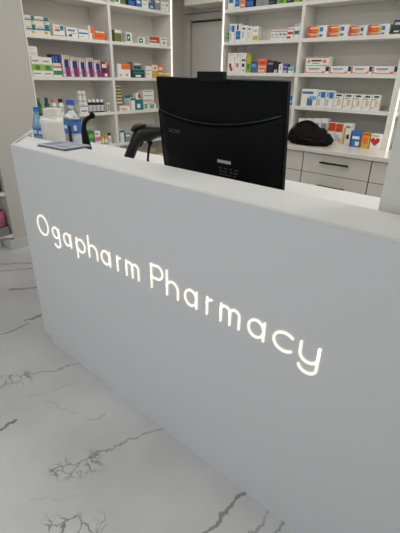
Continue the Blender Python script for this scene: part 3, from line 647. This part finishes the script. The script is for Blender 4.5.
DESIGNS={
'bluedot':('cream', [(0, 0.42, 1, 0.58, 'blue'), (0.6, 0.45, 0.95, 1, 'teal'), (0.55, 0.1, 0.8, 0.35, 'gold'), (0.08, 0.68, 0.5, 0.74, 'grey')]),
'redtext':('white', [(0.62, 0.55, 0.92, 0.95, 'teal'), (0.15, 0.45, 0.6, 0.62, 'red'), (0.1, 0.75, 0.55, 0.82, 'grey'), (0.05, 0.05, 0.9, 0.12, 'grey')]),
'bluetext':('white', [(0.1, 0.62, 0.75, 0.78, 'blue'), (0.3, 0.38, 0.8, 0.46, 'grey'), (0.15, 0.1, 0.45, 0.3, 'navy')]),
'bluestripe':('white', [(0.02, 0.5, 0.95, 0.66, 'blue'), (0.1, 0.2, 0.5, 0.26, 'grey')]),
'orangeup':('white', [(0.35, 0.45, 1, 1, 'orange'), (0.55, 0.02, 0.95, 0.42, 'orange')]),
'orange':('orange', [(0, 0.85, 1, 1, 'white'), (0.15, 0.4, 0.8, 0.5, 'redo')]),
'plain':('white', [(0.1, 0.6, 0.8, 0.66, 'grey'), (0.1, 0.3, 0.6, 0.36, 'grey')]),
'lines':('white', [(0, 0.44, 1, 0.52, 'grey'), (0.1, 0.7, 0.7, 0.78, 'grey')]),
'greenband':('white', [(0, 0.3, 1, 0.62, 'lime'), (0.3, 0.34, 0.75, 0.56, 'green'), (0.1, 0.75, 0.7, 0.82, 'grey'), (0.1, 0.12, 0.8, 0.18, 'grey')]),
'navy3':('navy', [(0.1, 0.2, 0.3, 0.8, 'blue'), (0.45, 0.2, 0.65, 0.8, 'blue'), (0.02, 0.02, 0.98, 0.12, 'white')]),
'pinkgreen':('white', [(0, 0.7, 1, 0.9, 'rose'), (0, 0.15, 1, 0.5, 'green')]),
'purple':('lilac', [(0.35, 0.0, 0.95, 0.45, 'magenta'), (0.3, 0.45, 0.85, 0.8, 'navy'), (0.45, 0.8, 0.85, 0.97, 'gold'), (0.1, 0.02, 0.35, 0.14, 'white'), (0.0, 0.3, 0.15, 0.8, 'white')]),
'purple2':('magenta', [(0.1, 0.3, 0.6, 0.6, 'navy'), (0.1, 0.62, 0.7, 0.85, 'cream'), (0.55, 0.8, 0.95, 0.98, 'gold'), (0.4, 0.05, 0.75, 0.25, 'white')]),
'pinkw':('white', [(0, 0.3, 1, 0.6, 'rose'), (0.1, 0.75, 0.6, 0.85, 'grey')]),
'bluew':('white', [(0.15, 0.3, 0.85, 0.6, 'blue')]),
'green':('green', [(0.1, 0.55, 0.9, 0.8, 'lime'), (0.2, 0.1, 0.6, 0.3, 'white')]),
'greenw':('white', [(0.1, 0.15, 0.7, 0.85, 'green'), (0.3, 0.4, 0.5, 0.6, 'white')]),
'greenleaf':('olive', [(0, 0.75, 1, 1, 'white'), (0.2, 0.2, 0.45, 0.6, 'green'), (0.6, 0.2, 0.85, 0.6, 'green')]),
'teal':('teal', [(0.1, 0.2, 0.6, 0.6, 'white')]),
'tealw':('white', [(0, 0.8, 1, 1, 'teal'), (0.8, 0, 1, 0.8, 'teal'), (0, 0, 0.08, 0.8, 'teal')]),
'blue':('blue', [(0.15, 0.3, 0.8, 0.5, 'white')]),
'dark':('dark', [(0.15, 0.5, 0.8, 0.7, 'blue'), (0.1, 0.2, 0.5, 0.26, 'grey')]),
'navy':('navy', [(0.15, 0.55, 0.85, 0.85, 'sky'), (0.1, 0.1, 0.9, 0.4, 'blue'), (0.3, 0.9, 0.9, 0.98, 'gold')]),
'grey':('grey', [(0.1, 0.6, 0.8, 0.8, 'white')]),
'redbrown':('white', [(0, 0.25, 0.95, 0.95, 'brick'), (0.1, 0.45, 0.7, 0.55, 'cream')]),
'redw':('white', [(0.15, 0.7, 0.85, 0.85, 'grey'), (0.3, 0.2, 0.7, 0.5, 'rose')]),
'whiteorange':('white', [(0.3, 0.6, 1, 1, 'orange'), (0.15, 0.1, 0.3, 0.25, 'rose'), (0.6, 0.12, 0.8, 0.28, 'rose')]),
'darkgreen':('dgreen', [(0.1, 0.55, 0.9, 0.75, 'teal'), (0.3, 0.1, 0.7, 0.35, 'white')]),
'greygreen':('grey', [(0.1, 0.1, 0.9, 0.5, 'dgreen'), (0.15, 0.65, 0.85, 0.8, 'white')]),
'yellow':('gold', [(0, 0.55, 1, 1, 'cream'), (0.3, 0.65, 0.7, 0.85, 'rose')]),
'yellowflat':('yellowd', [(0.1, 0.3, 0.9, 0.6, 'cream')]),
'golden':('gold', [(0, 0.7, 1, 0.95, 'cream')]),
'orangeflat':('orange', [(0.1, 0.3, 0.9, 0.7, 'cream')]),
'olive':('olive', [(0, 0.55, 1, 1, 'cream')]),
'multi':('white', [(0.3, 0.1, 0.55, 0.5, 'orange'), (0.55, 0.1, 0.75, 0.4, 'gold'), (0.1, 0.3, 0.3, 0.6, 'rose')]),
'whitered':('white', [(0.45, 0.2, 0.95, 0.9, 'red')]),
'redline':('white', [(0.0, 0.35, 0.95, 0.55, 'brick'), (0.1, 0.75, 0.6, 0.85, 'grey')]),
'darkline':('white', [(0.05, 0.6, 0.8, 0.8, 'grey')]),
'bluepanel':('white', [(0.15, 0.12, 0.95, 0.6, 'blue'), (0.3, 0.65, 0.6, 0.95, 'navy'), (0.2, 0.3, 0.7, 0.38, 'sky')]),
'bluepanel2':('white', [(0, 0.2, 0.8, 0.62, 'sky'), (0.1, 0.62, 0.4, 0.92, 'navy')]),
'purpletext':('white', [(0.2, 0.62, 0.9, 0.78, 'lilac'), (0.2, 0.05, 0.95, 0.35, 'gold')]),
'greytext':('white', [(0.2, 0.75, 0.7, 0.85, 'navy'), (0.2, 0.2, 0.5, 0.6, 'palegrey')]),
'redtop':('white', [(0, 0.78, 1, 0.9, 'rose'), (0.1, 0.45, 0.8, 0.58, 'grey'), (0.2, 0.2, 0.7, 0.32, 'grey')]),
'tealtop':('white', [(0, 0.78, 1, 0.9, 'rose'), (0.1, 0.45, 0.8, 0.62, 'teal'), (0.2, 0.2, 0.7, 0.28, 'grey')]),
'redbox':('white', [(0, 0.8, 1, 0.92, 'rose'), (0.05, 0.4, 0.95, 0.62, 'red'), (0, 0.05, 0.6, 0.25, 'red')]),
'tealbox':('white', [(0.05, 0.3, 0.95, 0.55, 'teal'), (0.1, 0.85, 0.9, 0.95, 'grey')]),
'redmotif':('white', [(0.25, 0.32, 0.6, 0.6, 'brown'), (0.4, 0.1, 0.8, 0.36, 'red')]),
'pinkmotif':('white', [(0.3, 0.35, 0.75, 0.62, 'rose')]),
'darkmotif':('white', [(0.2, 0.75, 0.9, 0.88, 'brown'), (0.3, 0.38, 0.75, 0.6, 'dark'), (0.4, 0.1, 0.8, 0.2, 'grey')]),
'yellowgreen':('lime', [(0.15, 0.55, 0.8, 0.9, 'gold'), (0.2, 0.2, 0.7, 0.5, 'green')]),
'dblue':('steel', [(0.1, 0.55, 0.8, 0.8, 'sky'), (0.1, 0.9, 0.9, 0.98, 'dark')]),
'salmon':('salmon', [(0.1, 0.6, 0.9, 0.85, 'redo'), (0.1, 0.1, 0.8, 0.2, 'cream'), (0.1, 0.4, 0.9, 0.46, 'cream')]),
'darknavy':('dark', [(0.1, 0.7, 0.9, 0.85, 'grey'), (0.1, 0.15, 0.7, 0.5, 'navy')]),
'darkw':('dark', [(0, 0.0, 0.8, 0.3, 'lilac'), (0.1, 0.5, 0.6, 0.6, 'navy')]),
'whiteoval':('white', [(0.25, 0.3, 0.75, 0.8, 'palegrey')]),
'violet':('violet', [(0.0, 0, 0.85, 0.3, 'lilac'), (0.1, 0.6, 0.8, 0.7, 'lilac')]),
'mint':('mint', [(0, 0, 1, 0.35, 'white'), (0.1, 0.5, 0.8, 0.62, 'teal')]),
'orangegrad':('white', [(0, 0, 0.2, 1, 'redo'), (0.2, 0, 0.48, 1, 'orange'), (0.48, 0.1, 0.62, 0.9, 'gold'), (0.64, 0.2, 0.8, 0.75, 'blue'), (0.12, 0.62, 0.6, 0.78, 'cream'), (0, 0.0, 0.55, 0.14, 'redo')]),
'swoosh':('white', [(0, 0, 0.06, 0.9, 'salmon'), (0.06, 0.06, 0.2, 0.2, 'salmon'), (0.2, 0.0, 0.8, 0.13, 'salmon'), (0.72, 0.06, 0.86, 0.3, 'salmon'), (0.16, 0.55, 0.62, 0.7, 'steel'), (0.2, 0.35, 0.55, 0.42, 'palegrey'), (0.86, 0.3, 1, 0.95, 'navy')]),
'swoosh2':('white', [(0, 0.86, 1, 1, 'salmon'), (0.0, 0.0, 1, 0.1, 'salmon'), (0.08, 0.35, 0.2, 0.7, 'salmon'), (0.75, 0.35, 0.9, 0.7, 'salmon'), (0.25, 0.5, 0.7, 0.68, 'dark'), (0.3, 0.25, 0.6, 0.35, 'grey')]),
'darkgrey':('dgreen', [(0.2, 0.15, 0.9, 0.25, 'white'), (0.2, 0.65, 0.9, 0.85, 'palegrey')]),
'swirl':('white', [(0.05, 0.72, 0.75, 0.86, 'steel'), (0.4, 0.05, 0.75, 0.5, 'steel'), (0.55, 0.4, 0.95, 0.6, 'sky')]),
'bluetop':('white', [(0.4, 0.55, 0.95, 0.9, 'blue'), (0.1, 0.1, 0.4, 0.5, 'palegrey'), (0.1, 0.62, 0.35, 0.9, 'sky')]),
'orangefig':('white', [(0.2, 0.82, 0.8, 0.94, 'dgreen'), (0.4, 0.22, 0.75, 0.62, 'peach'), (0.15, 0.68, 0.6, 0.74, 'grey'), (0.1, 0.12, 0.4, 0.2, 'palegrey')]),
'darktext':('white', [(0.1, 0.5, 0.8, 0.8, 'grey')]),
'orangetop':('white', [(0, 0.6, 1, 1, 'redo'), (0.1, 0.15, 0.55, 0.45, 'lilac'), (0.6, 0.1, 0.9, 0.3, 'gold')]),
'yellowlogo':('white', [(0.1, 0.05, 0.35, 0.8, 'gold'), (0.5, 0.3, 0.8, 0.5, 'dark'), (0.3, 0.8, 0.8, 0.9, 'grey')]),
'bluebox':('blue', [(0.15, 0.5, 0.85, 0.68, 'white'), (0.5, 0.1, 0.9, 0.35, 'cream'), (0, 0, 0.1, 1, 'navy')]),
'goldbox':('gold', [(0, 0, 0.12, 1, 'brick'), (0.2, 0.3, 0.8, 0.7, 'orange'), (0, 0.85, 1, 1, 'redo')]),
'heart':('white', []),
}
PAL = dict(white=(232, 230, 224), cream=(232, 222, 200), blue=(52, 112, 178), teal=(22, 118, 128), gold=(206, 166, 52), grey=(140, 142, 146), red=(196, 40, 44),
  navy=(38, 44, 92), orange=(228, 112, 40), redo=(206, 74, 34), lime=(146, 176, 62), green=(50, 130, 66), rose=(206, 122, 140), lilac=(190, 178, 204), magenta=(136, 40, 92),
  olive=(124, 118, 60), dark=(36, 38, 46), sky=(110, 164, 212), brick=(178, 70, 52), dgreen=(34, 66, 58), yellowd=(176, 156, 60), palegrey=(190, 194, 198), brown=(112, 62, 46),
  steel=(74, 108, 146), salmon=(222, 128, 92), violet=(92, 66, 140), mint=(150, 200, 190), peach=(226, 188, 148), black=(20, 20, 22), amber=(120, 74, 30))
def pm(c): return mat('print_'+c, PAL[c], .5)
def carton(bm_mats, wd, dp, h, design):
    base, rects = DESIGNS[design]
    cols = [base]
    bm = B(-wd/2, wd/2, 0, dp, 0, h, bev=min(.0012, h*.05))
    def ci(c):
        if c not in cols: cols.append(c)
        return cols.index(c)
    k = 0
    for (u0, v0, u1, v1, c) in rects:
        k += 1
        y = -.0002-.00012*k
        e = .0012/wd; f = .0012/h
        u0, u1 = max(u0, e), min(u1, 1-e); v0, v1 = max(v0, f), min(v1, 1-f)
        vs = [bm.verts.new((-wd/2+wd*u, y, h*v)) for u, v in ((u0, v0), (u1, v0), (u1, v1), (u0, v1))]
        bm.faces.new(vs).material_index = ci(c)
    if design == 'heart':
        pts = []
        for i in range(40):
            a = 2*PI*i/40
            pts.append((16*math.sin(a)**3, 13*math.cos(a)-5*math.cos(2*a)-2*math.cos(3*a)-math.cos(4*a)))
        s = h*.020
        vs = [bm.verts.new((wd*.02+x*s, -.0006, h*.52+y*s)) for x, y in pts]
        bm.faces.new(vs).material_index = ci('red')
        vs = [bm.verts.new((-wd/2+wd*u, -.0005, h*v)) for u, v in ((.1, .86), (.8, .86), (.8, .92), (.1, .92))]
        bm.faces.new(vs).material_index = ci('grey')
    return bm, [pm(c) for c in cols]
BOT = {'glass_green': ('dgreen', 'green', 'green'), 'glass_dgreen': ('dgreen', 'dgreen', 'green'), 'glass_pink': ('white', 'rose', 'palegrey'), 'glass_black': ('white', 'black', 'palegrey'),
       'tub': ('white', 'white', 'palegrey'), 'darkband': ('white', 'black', 'palegrey'), 'glass_yellow': ('gold', 'yellowd', 'cream')}
def pill_bottle(r, h, kind):
    b, c, l = BOT[kind]
    bm = bmesh.new()
    if kind == 'tub':
        prof = [(r*.94, 0), (r, .004), (r, h*.2), (r, h*.62), (r, h*.66), (r*.9, h*.70), (r*.9, h*.98), (r*.84, h)]; mi = [0, 0, 2, 0, 0, 1, 1]
    elif kind == 'darkband':
        prof = [(r*.92, 0), (r, .004), (r, h*.09), (r, h*.50), (r, h*.56), (r*.99, h*.57), (r*.97, h*.76), (r*.70, h*.78), (r*.68, h*.98), (r*.60, h)]; mi = [1, 1, 2, 0, 1, 1, 1, 0, 0]
    else:
        prof = [(r*.92, 0), (r, .004), (r, h*.15), (r, h*.55), (r, h*.62), (r*.62, h*.74), (r*.62, h*.77), (r*.7, h*.78), (r*.7, h*.98), (r*.62, h)]; mi = [0, 0, 2, 0, 0, 0, 1, 1, 1]
    lathe(bm, prof, 20, mi=mi)
    return bm, [pm(b), pm(c), pm(l)]
for (u, a, b, zb, h, P, dep, design, name, cat, label, group, kind) in ITEMS:
    wd = b-a-.001; c = (a+b)/2
    if kind == 'bottle':
        bm, ms = pill_bottle(wd/2, h, design)
        loc = (P-wd/2, c, zb) if u == 'L' else (c, P+wd/2, zb)
        o = obj(name, bm, ms, None, loc, 0, True)
    else:
        bm, ms = carton(None, wd, dep, h, design)
        o = obj(name, bm, ms, None, (P, c, zb) if u == 'L' else (c, P, zb), PI/2 if u == 'L' else 0)
    tag(o, label, cat, group)

# ---------------------------------------------------------------- monitor seen from behind
TILT = math.radians(6.8)
mon = thing('monitor', 'large black computer monitor seen from behind on the counter worktop', 'monitor', (.920, .40, WT+.002))
mon.rotation_euler = (0, .010, 0)
ct, st_ = math.cos(TILT), math.sin(TILT)
PV = .42
def tl(bm):
    for v in bm.verts:
        y, z = v.co.y, v.co.z-PV
        v.co.y = y*ct - z*st_*1.0; v.co.z = PV + y*st_ + z*ct
    for v in bm.verts: v.co.y += -.035
    return bm
HW = .307
def bulge(x, z):
    u = x/HW
    zc = .268+.045*u*u+.010*u
    s = max(0, min(1, (zc-z)/.018)); s = s*s*(3-2*s)
    side = max(0, min(1, (1-abs(u))/.16)); side = side*side*(3-2*side)
    low = max(0, min(1, (z-.02)/.10))
    return (.020*s*(.35+.65*side) + .012*s*side*(1-abs(u)**2))*(.5+.5*low)
bm = B(-HW, HW, .010, .034, .02, .42, bev=.004)
obj('display_panel', tl(bm), BLACK, mon)
bm = bmesh.new()
nx, nz = 44, 60
g = [[bm.verts.new((-HW+2*HW*i/nx*.9999, .0095-bulge(-HW+2*HW*i/nx, .022+.396*j/nz)-.0003, .022+.396*j/nz)) for i in range(nx+1)] for j in range(nz+1)]
for j in range(nz):
    for i in range(nx): bm.faces.new((g[j][i], g[j][i+1], g[j+1][i+1], g[j+1][i]))
gb = [[bm.verts.new((v.co.x, .0097, v.co.z)) for v in row] for row in (g[0], g[-1])]
for row, gr in ((gb[0], g[0]), (gb[1], g[-1])):
    for i in range(nx): bm.faces.new((row[i], row[i+1], gr[i+1], gr[i]))
obj('back_cover', tl(bm), BLACK, mon, smooth=True)
bm = bmesh.new()                                    # glossy lip along the curved step
path = []
for i in range(41):
    x = -HW*.97+2*HW*.97*i/40; u = x/HW
    z = .268+.045*u*u+.010*u-.004
    path.append(((x, .0095-bulge(x, z-.006)-.0005, z), .003, .003))
sweep(bm, path, 8)
obj('trim_strip', tl(bm), mat('gloss_black', (34, 36, 44), .15), mon, smooth='all')
obj('screen', tl(B(-HW+.012, HW-.012, .0342, .0352, .05, .408)), GLOSS, mon)
def flat_text(body, size, x, z, m, parent, name, yoff=0.0):
    cu = bpy.data.curves.new('tmp', 'FONT'); cu.body = body; cu.size = size; cu.extrude = .0003
    to = bpy.data.objects.new('tmp', cu); COL.objects.link(to)
    dg = bpy.context.evaluated_depsgraph_get()
    me = bpy.data.meshes.new_from_object(to.evaluated_get(dg))
    b2 = bmesh.new(); b2.from_mesh(me)
    bpy.data.objects.remove(to); bpy.data.meshes.remove(me)
    for v in b2.verts:
        px, pz, pe = v.co.x, v.co.y, v.co.z
        v.co = Vector((x+px*1.25, .0095-bulge(x+px*1.25, z+pz)-.0008-pe-yoff, z+pz))
    return obj(name, tl(b2), m, parent)
flat_text('acer', .034, -.235, .212, mat('embossed_logo', (50, 52, 60), .3), mon, 'logo')
bm = bmesh.new(); y = .0095-bulge(.06, .13)
box(bm, .033, .098, y-.0022, y-.0012, .126, .138)
obj('sticker', tl(bm), mat('sticker_paper', (170, 172, 174), .6), mon)
bm = bmesh.new()
rnd = random.Random(2)
for row in range(5):
    x = .036
    while x < .125:
        l = rnd.uniform(.005, .018)
        y = .0095-bulge(x, .05+.013*row)
        box(bm, x, x+l, y-.0016, y-.0008, .048+.0135*row, .0535+.0135*row); x += l+rnd.uniform(.004, .014)
obj('rating_label', tl(bm), mat('label_print', (62, 62, 64), .5), mon)
bm = bmesh.new(); lathe(bm, [(.11, 0.0004), (.11, .008), (.10, .012), (.02, .014)], 32, 0, .13); obj('stand_base', bm, BLACKM, mon, smooth=True)
bm = B(-.04, .04, .09, .12, .012, .20, bev=.004); obj('stand_neck', bm, BLACKM, mon)
bm = B(-.055, .055, .045, .10, .12, .20, bev=.004); obj('stand_bracket', bm, BLACKM, mon)
# webcam box on the top edge
wc = thing('webcam', 'small black webcam box clipped on top edge of the monitor', 'webcam', (.928, .361, 1.4255))
obj('body', B(-.06, .06, -.018, .010, -.012, .021, bev=.004), BLACKM, wc)
bm = bmesh.new(); lathe(bm, [(.008, 0), (.008, .003), (.006, .004)], 16)
for v in bm.verts: v.co = Vector((v.co.x, .0102+v.co.z, .013+v.co.y))
obj('lens', bm, GLOSS, wc)

# ---------------------------------------------------------------- bottles, tub and leaflets at the left end of the counter
PET = mat('clear_pet', (236, 242, 244), .06, trans=.96)
PETB = mat('blue_pet', (150, 195, 226), .1, trans=.55)
WATERM = mat('water', (225, 240, 246), .02, trans=1)
CAPB = mat('blue_cap', (24, 92, 184), .4)
def bottle(loc, r, h, caph, capr, body, name, label, lab, strip):
    t = thing(name, label, 'bottle', loc)
    bm = bmesh.new()
    s0 = lab[1]+.004
    prof = [(r*.72, .0005), (r*.95, .006), (r, .02), (r, s0*.30), (r*.95, s0*.34), (r, s0*.38), (r, s0), (r*.95, s0+(h-s0)*.18), (r*.76, s0+(h-s0)*.45), (r*.5, s0+(h-s0)*.7), (capr*.9, s0+(h-s0)*.82), (capr*.86, h-.0005)]
    pr = []
    for i in range(len(prof)-1):
        for k in range(3):
            q = k/3; pr.append((prof[i][0]*(1-q)+prof[i+1][0]*q, prof[i][1]*(1-q)+prof[i+1][1]*q))
    pr.append(prof[-1])
    lathe(bm, pr, 32); obj('body', bm, body, t, smooth='all')
    bm = bmesh.new(); n = 36
    prof = [(capr*1.06, h-.0002), (capr*1.06, h+caph*.25), (capr, h+caph*.3), (capr, h+caph*.92), (capr*.85, h+caph)]
    lathe(bm, prof, n); obj('cap', bm, CAPB, t, smooth=True)
    bm = bmesh.new(); lathe(bm, [(r*1.012, lab[0]), (r*1.012, lab[1])], 36, cap=False)
    lb = obj('label_band', bm, mat('bottle_label', (62, 112, 184), .45), t, smooth='all')
    bm = bmesh.new()
    for a0, a1, z0, z1, k in strip:
        n = 8
        vs = [[bm.verts.new((r*1.02*math.cos(math.radians(a0+(a1-a0)*i/n)), r*1.02*math.sin(math.radians(a0+(a1-a0)*i/n)), z)) for i in range(n+1)] for z in (z0, z1)]
        for i in range(n): bm.faces.new((vs[0][i], vs[0][i+1], vs[1][i+1], vs[1][i])).material_index = k
    obj('label_print', bm, [mat('label_white', (214, 222, 232), .5), mat('label_navy', (26, 32, 62), .5)], lb)
    return t
bottle((-.283, .300, WT), .031, .240, .022, .0135, PETB, 'water_bottle', 'small blue-tinted water bottle with blue cap at left end of counter',
       (.115, .155), [(-95, -50, .126, .144, 0), (-35, 5, .122, .140, 0)])
bottle((.075, .298, WT), .043, .292, .024, .019, PET, 'water_bottle', 'taller clear water bottle with blue cap and wide blue label',
       (.160, .218), [(-66, -44, .02, .20, 1), (-100, -72, .185, .20, 0), (-28, -8, .175, .20, 0), (-36, 25, .03, .150, 0)])
tb = thing('tissue_tub', 'white round tub with a slotted lid between the two water bottles', 'tub', (-.135, .31, WT))
bm = bmesh.new(); lathe(bm, [(.054, .0004), (.058, .004), (.0645, .17), (.0645, .1855)], 40); obj('body', bm, mat('white_plastic', (222, 219, 211), .45), tb, smooth=True)
bm = bmesh.new(); lathe(bm, [(.0652, .186), (.0665, .19), (.0665, .207), (.063, .212)], 40); ld = obj('lid', bm, mat('white_lid', (228, 226, 219), .4), tb, smooth=True)
bm = B(-.035, .035, -.004, .004, .2121, .2128); obj('slot', bm, mat('slot_dark', (60, 58, 54), .7), ld)
o = obj('carton', B(-.045, .045, -.035, .035, 0, .236, bev=.002), [mat('carton_white', (222, 216, 206), .55)], None, (-.475, .505, WT+.0004), YAW*.9)
tag(o, 'plain white carton standing behind the tub and small water bottle', 'box')
lf = thing('leaflet_stack', 'thin stack of grey-blue leaflets lying on the counter ledge', 'leaflets', (.215, .152, CT+.0003), math.radians(4))
z = 0
for k, (dx, dy, rz, c) in enumerate([(0, 0, 0, (96, 100, 108)), (.003, .002, 3, (120, 126, 138)), (-.004, .001, -2, (150, 153, 160)), (.002, -.002, 1.5, (180, 184, 190))]):
    bm = B(-.105, .105, -.07, .07, 0, .0024)
    o = obj('leaflet', bm, mat('leaflet_%d' % k, c, .35), lf, (dx, dy, z), math.radians(rz)); z += .0026
    if k == 3:
        bm = bmesh.new()
        for (x0, x1, y0, y1, mi) in ((-.09, -.02, -.05, .05, 0), (0, .09, .02, .05, 1), (0, .07, -.01, .005, 1), (0, .085, -.05, -.025, 0)):
            box(bm, x0, x1, y0, y1, .00245, .0027, mi)
        obj('print', bm, [mat('leaf_photo', (120, 132, 156), .4), mat('leaf_text', (150, 156, 166), .4)], o)

# ---------------------------------------------------------------- scanner, its stand, and the handset arm
def vp(base, a, z, back=0):
    """point a metres to the right across the view of the counter, at height z"""
    f2 = Vector((-math.sin(YAW), math.cos(YAW), 0))
    p = Vector((base[0], base[1], 0)) + r0*a + f2*back
    return (p.x, p.y, z)
SB = (.47, .44)
sc = thing('barcode_scanner', 'black pistol-grip barcode scanner resting on its thin stand left of monitor', 'scanner', (SB[0], SB[1], 1.19))
def loc3(a, z, back=0):
    q = vp(SB, a, z, back); return (q[0]-SB[0], q[1]-SB[1], z-1.19)
pth = smooth_path([loc3(-.104, 1.036)+(.022, .019), loc3(-.098, 1.05)+(.026, .024), loc3(-.082, 1.088)+(.027, .0245), loc3(-.060, 1.132)+(.028, .025), loc3(-.042, 1.162)+(.030, .030), loc3(-.020, 1.180)+(.032, .038),
                   loc3(.012, 1.186)+(.032, .038), loc3(.042, 1.192)+(.032, .031), loc3(.064, 1.195)+(.033, .027), loc3(.072, 1.195)+(.031, .023)], 5)
bm = sweep(bmesh.new(), [(q[:3], q[3], q[4]) for q in pth], 20)
obj('body', bm, mat('scanner_plastic', (20, 20, 21), .4, spec=.35), sc, smooth='all')
pth = smooth_path([loc3(-.066, 1.195)+(.024, .01), loc3(-.05, 1.212)+(.026, .012), loc3(-.02, 1.221)+(.026, .009), loc3(.0, 1.223)+(.02, .004)], 4)
obj('top_button', sweep(bmesh.new(), [(q[:3], q[3], q[4]) for q in pth], 14), mat('scanner_rubber', (44, 43, 42), .6), sc, smooth='all')
pth = smooth_path([loc3(-.018, 1.15)+(.007, .006), loc3(-.025, 1.138)+(.007, .006), loc3(-.036, 1.122)+(.006, .005)], 4)
obj('trigger', sweep(bmesh.new(), [(q[:3], q[3], q[4]) for q in pth], 12), BLACKM, sc, smooth='all')
ss = thing('scanner_stand', 'thin black stand carrying the barcode scanner beside the monitor', 'scanner stand', (SB[0], SB[1], WT))
def loc4(a, z, back=0):
    q = vp(SB, a, z, back); return (q[0]-SB[0], q[1]-SB[1], z-WT)
bm = bmesh.new(); lathe(bm, [(.045, .0005), (.045, .006), (.03, .012), (.008, .016)], 28); obj('base', bm, BLACKM, ss, smooth=True)
pth = smooth_path([loc4(.0, WT+.012)+(.006, .006), loc4(.001, 1.06)+(.0055, .0055), loc4(.008, 1.115)+(.0065, .0065), loc4(.016, 1.138)+(.010, .010), loc4(.014, 1.142)+(.014, .012), loc4(.015, 1.1475)+(.016, .012)], 5)
obj('stem', sweep(bmesh.new(), [(q[:3], q[3], q[4]) for q in pth], 14), BLACKM, ss, smooth='all')

AB = (.2, .33)
ar = thing('card_terminal_arm', 'black curved arm with a ball end right of the taller water bottle', 'stand', (AB[0], AB[1], WT))
def loc5(a, z, back=0):
    q = vp(AB, a, z, back); return (q[0]-AB[0], q[1]-AB[1], z-WT)
pth = smooth_path([loc5(-.036, WT+.012)+(.024, .018), loc5(-.036, 1.08)+(.023, .016), loc5(-.043, 1.15)+(.017, .013), loc5(-.043, 1.20)+(.011, .011), loc5(-.030, 1.228)+(.010, .011), loc5(-.008, 1.243)+(.009, .010)], 5)
obj('arm', sweep(bmesh.new(), [(q[:3], q[3], q[4]) for q in pth], 16), BLACKM, ar, smooth='all')
bm = bmesh.new(); bmesh.ops.create_uvsphere(bm, u_segments=18, v_segments=12, radius=.0145)
q = loc5(.003, 1.249)
for v in bm.verts: v.co += Vector(q)
obj('ball_end', bm, BLACK, ar, smooth='all')
bm = bmesh.new(); lathe(bm, [(.05, .0005), (.05, .008), (.04, .013)], 28)
q = loc5(-.036, WT)
for v in bm.verts: v.co += Vector(q)
obj('base', bm, BLACKM, ar, smooth=True)

# ---------------------------------------------------------------- black bag on the back worktop
bag = thing('bag', 'crumpled black fabric bag lying on the worktop right of the monitor', 'bag', (.265, 2.53, .9))
def bag_h(u):   # height profile along the bag, u from -1 to 1
    pts = [(-1, .075), (-.85, .13), (-.5, .175), (-.2, .185), (.1, .172), (.45, .150), (.75, .125), (1, .10)]
    for (a, ha), (b, hb) in zip(pts, pts[1:]):
        if u <= b: return ha+(hb-ha)*(u-a)/(b-a)
    return .05
from mathutils import noise as NZ
bm = bmesh.new(); bmesh.ops.create_icosphere(bm, subdivisions=5, radius=1)
for v in bm.verts:
    c = v.co.copy(); u = c.x
    wob = NZ.fractal(c*2.6, 1, 2, 4)*.10 + (1-abs(NZ.noise(Vector((c.x*2.2+c.z*1.5, c.y*2, c.z*5)))))**3*.05
    k = 1+wob
    z = c.z
    hz = bag_h(u)*k
    flat = max(-.62, z)
    v.co = Vector((c.x*.212*k, c.y*.125*k*(1-.2*max(0, z)), (flat+.62)/1.62*hz+.0006))
obj('body', bm, mat('bag_fabric', (13, 12, 12), .85, spec=.2, bump=.4, nscale=60), bag, smooth='all')
BF = mat('bag_strap', (20, 19, 19), .7)
pth = smooth_path([(-.17, -.045, .10, .010, .004), (-.13, -.05, .150, .010, .004), (-.06, -.04, .192, .010, .004), (.01, -.03, .196, .010, .004), (.06, -.02, .165, .010, .004)], 6)
obj('strap', sweep(bmesh.new(), [(q[:3], q[3], q[4]) for q in pth], 10), BF, bag, smooth='all')
pth = smooth_path([(-.19, -.05, .05, .004, .004), (-.08, -.115, .07, .004, .004), (.06, -.122, .055, .004, .004), (.18, -.06, .05, .004, .004)], 6)
obj('zip', sweep(bmesh.new(), [(q[:3], q[3], q[4]) for q in pth], 10), BF, bag, smooth='all')

# ---------------------------------------------------------------- goods on the far left shelf
pk = thing('pouch', 'pink cloth pouch on a grey box low beyond the grey pillar', 'pouch', (-1.535, .425, .2056))
bm = bmesh.new(); bmesh.ops.create_icosphere(bm, subdivisions=4, radius=1)
for v in bm.verts:
    c = v.co.copy(); k = 1+NZ.fractal(c*2.0, 1, 2, 3)*.14
    v.co = Vector((c.x*.07*k, c.y*.085*k, (max(-.7, c.z)+.7)/1.7*.17*k+.0004))
obj('body', bm, mat('pink_cloth', (178, 96, 124), .8, bump=.3), pk, smooth='all')
bm = bmesh.new(); sweep(bm, [(Vector(q), .010, .007) for q in ((-.01, -.06, .145), (.03, -.03, .19), (.035, .03, .185), (.0, .06, .14))], 10)
obj('handle', bm, mat('dark_cloth', (34, 26, 36), .8), pk, smooth='all')
dk = thing('shoulder_bag', 'black and white bag on the middle shelf beyond the grey pillar', 'bag', (-1.535, .437, .5152))
obj('body', B(-.05, .055, -.12, .07, .0004, .20, bev=.02), mat('bag_black', (22, 22, 24), .6), dk, smooth=True)
obj('tag', B(.0552, .0565, -.03, .06, .03, .075), mat('tag_white', (205, 204, 200), .5), dk)
gb = obj('storage_box', B(-.07, .062, -.085, .075, 0, .07, bev=.003), [mat('grey_card', (132, 132, 126), .6)], None, (-1.53, .425, .1354))
tag(gb, 'grey box under the pink pouch on lowest shelf by the pillar', 'box')
bx = obj('tray', B(-.05, .05, -.10, .10, 0, .09, bev=.004), mat('dark_tray', (40, 38, 42), .5), None, (-1.66, .22, .1354))
tag(bx, 'dark tray at the back of the lowest shelf left of the pillar', 'tray')
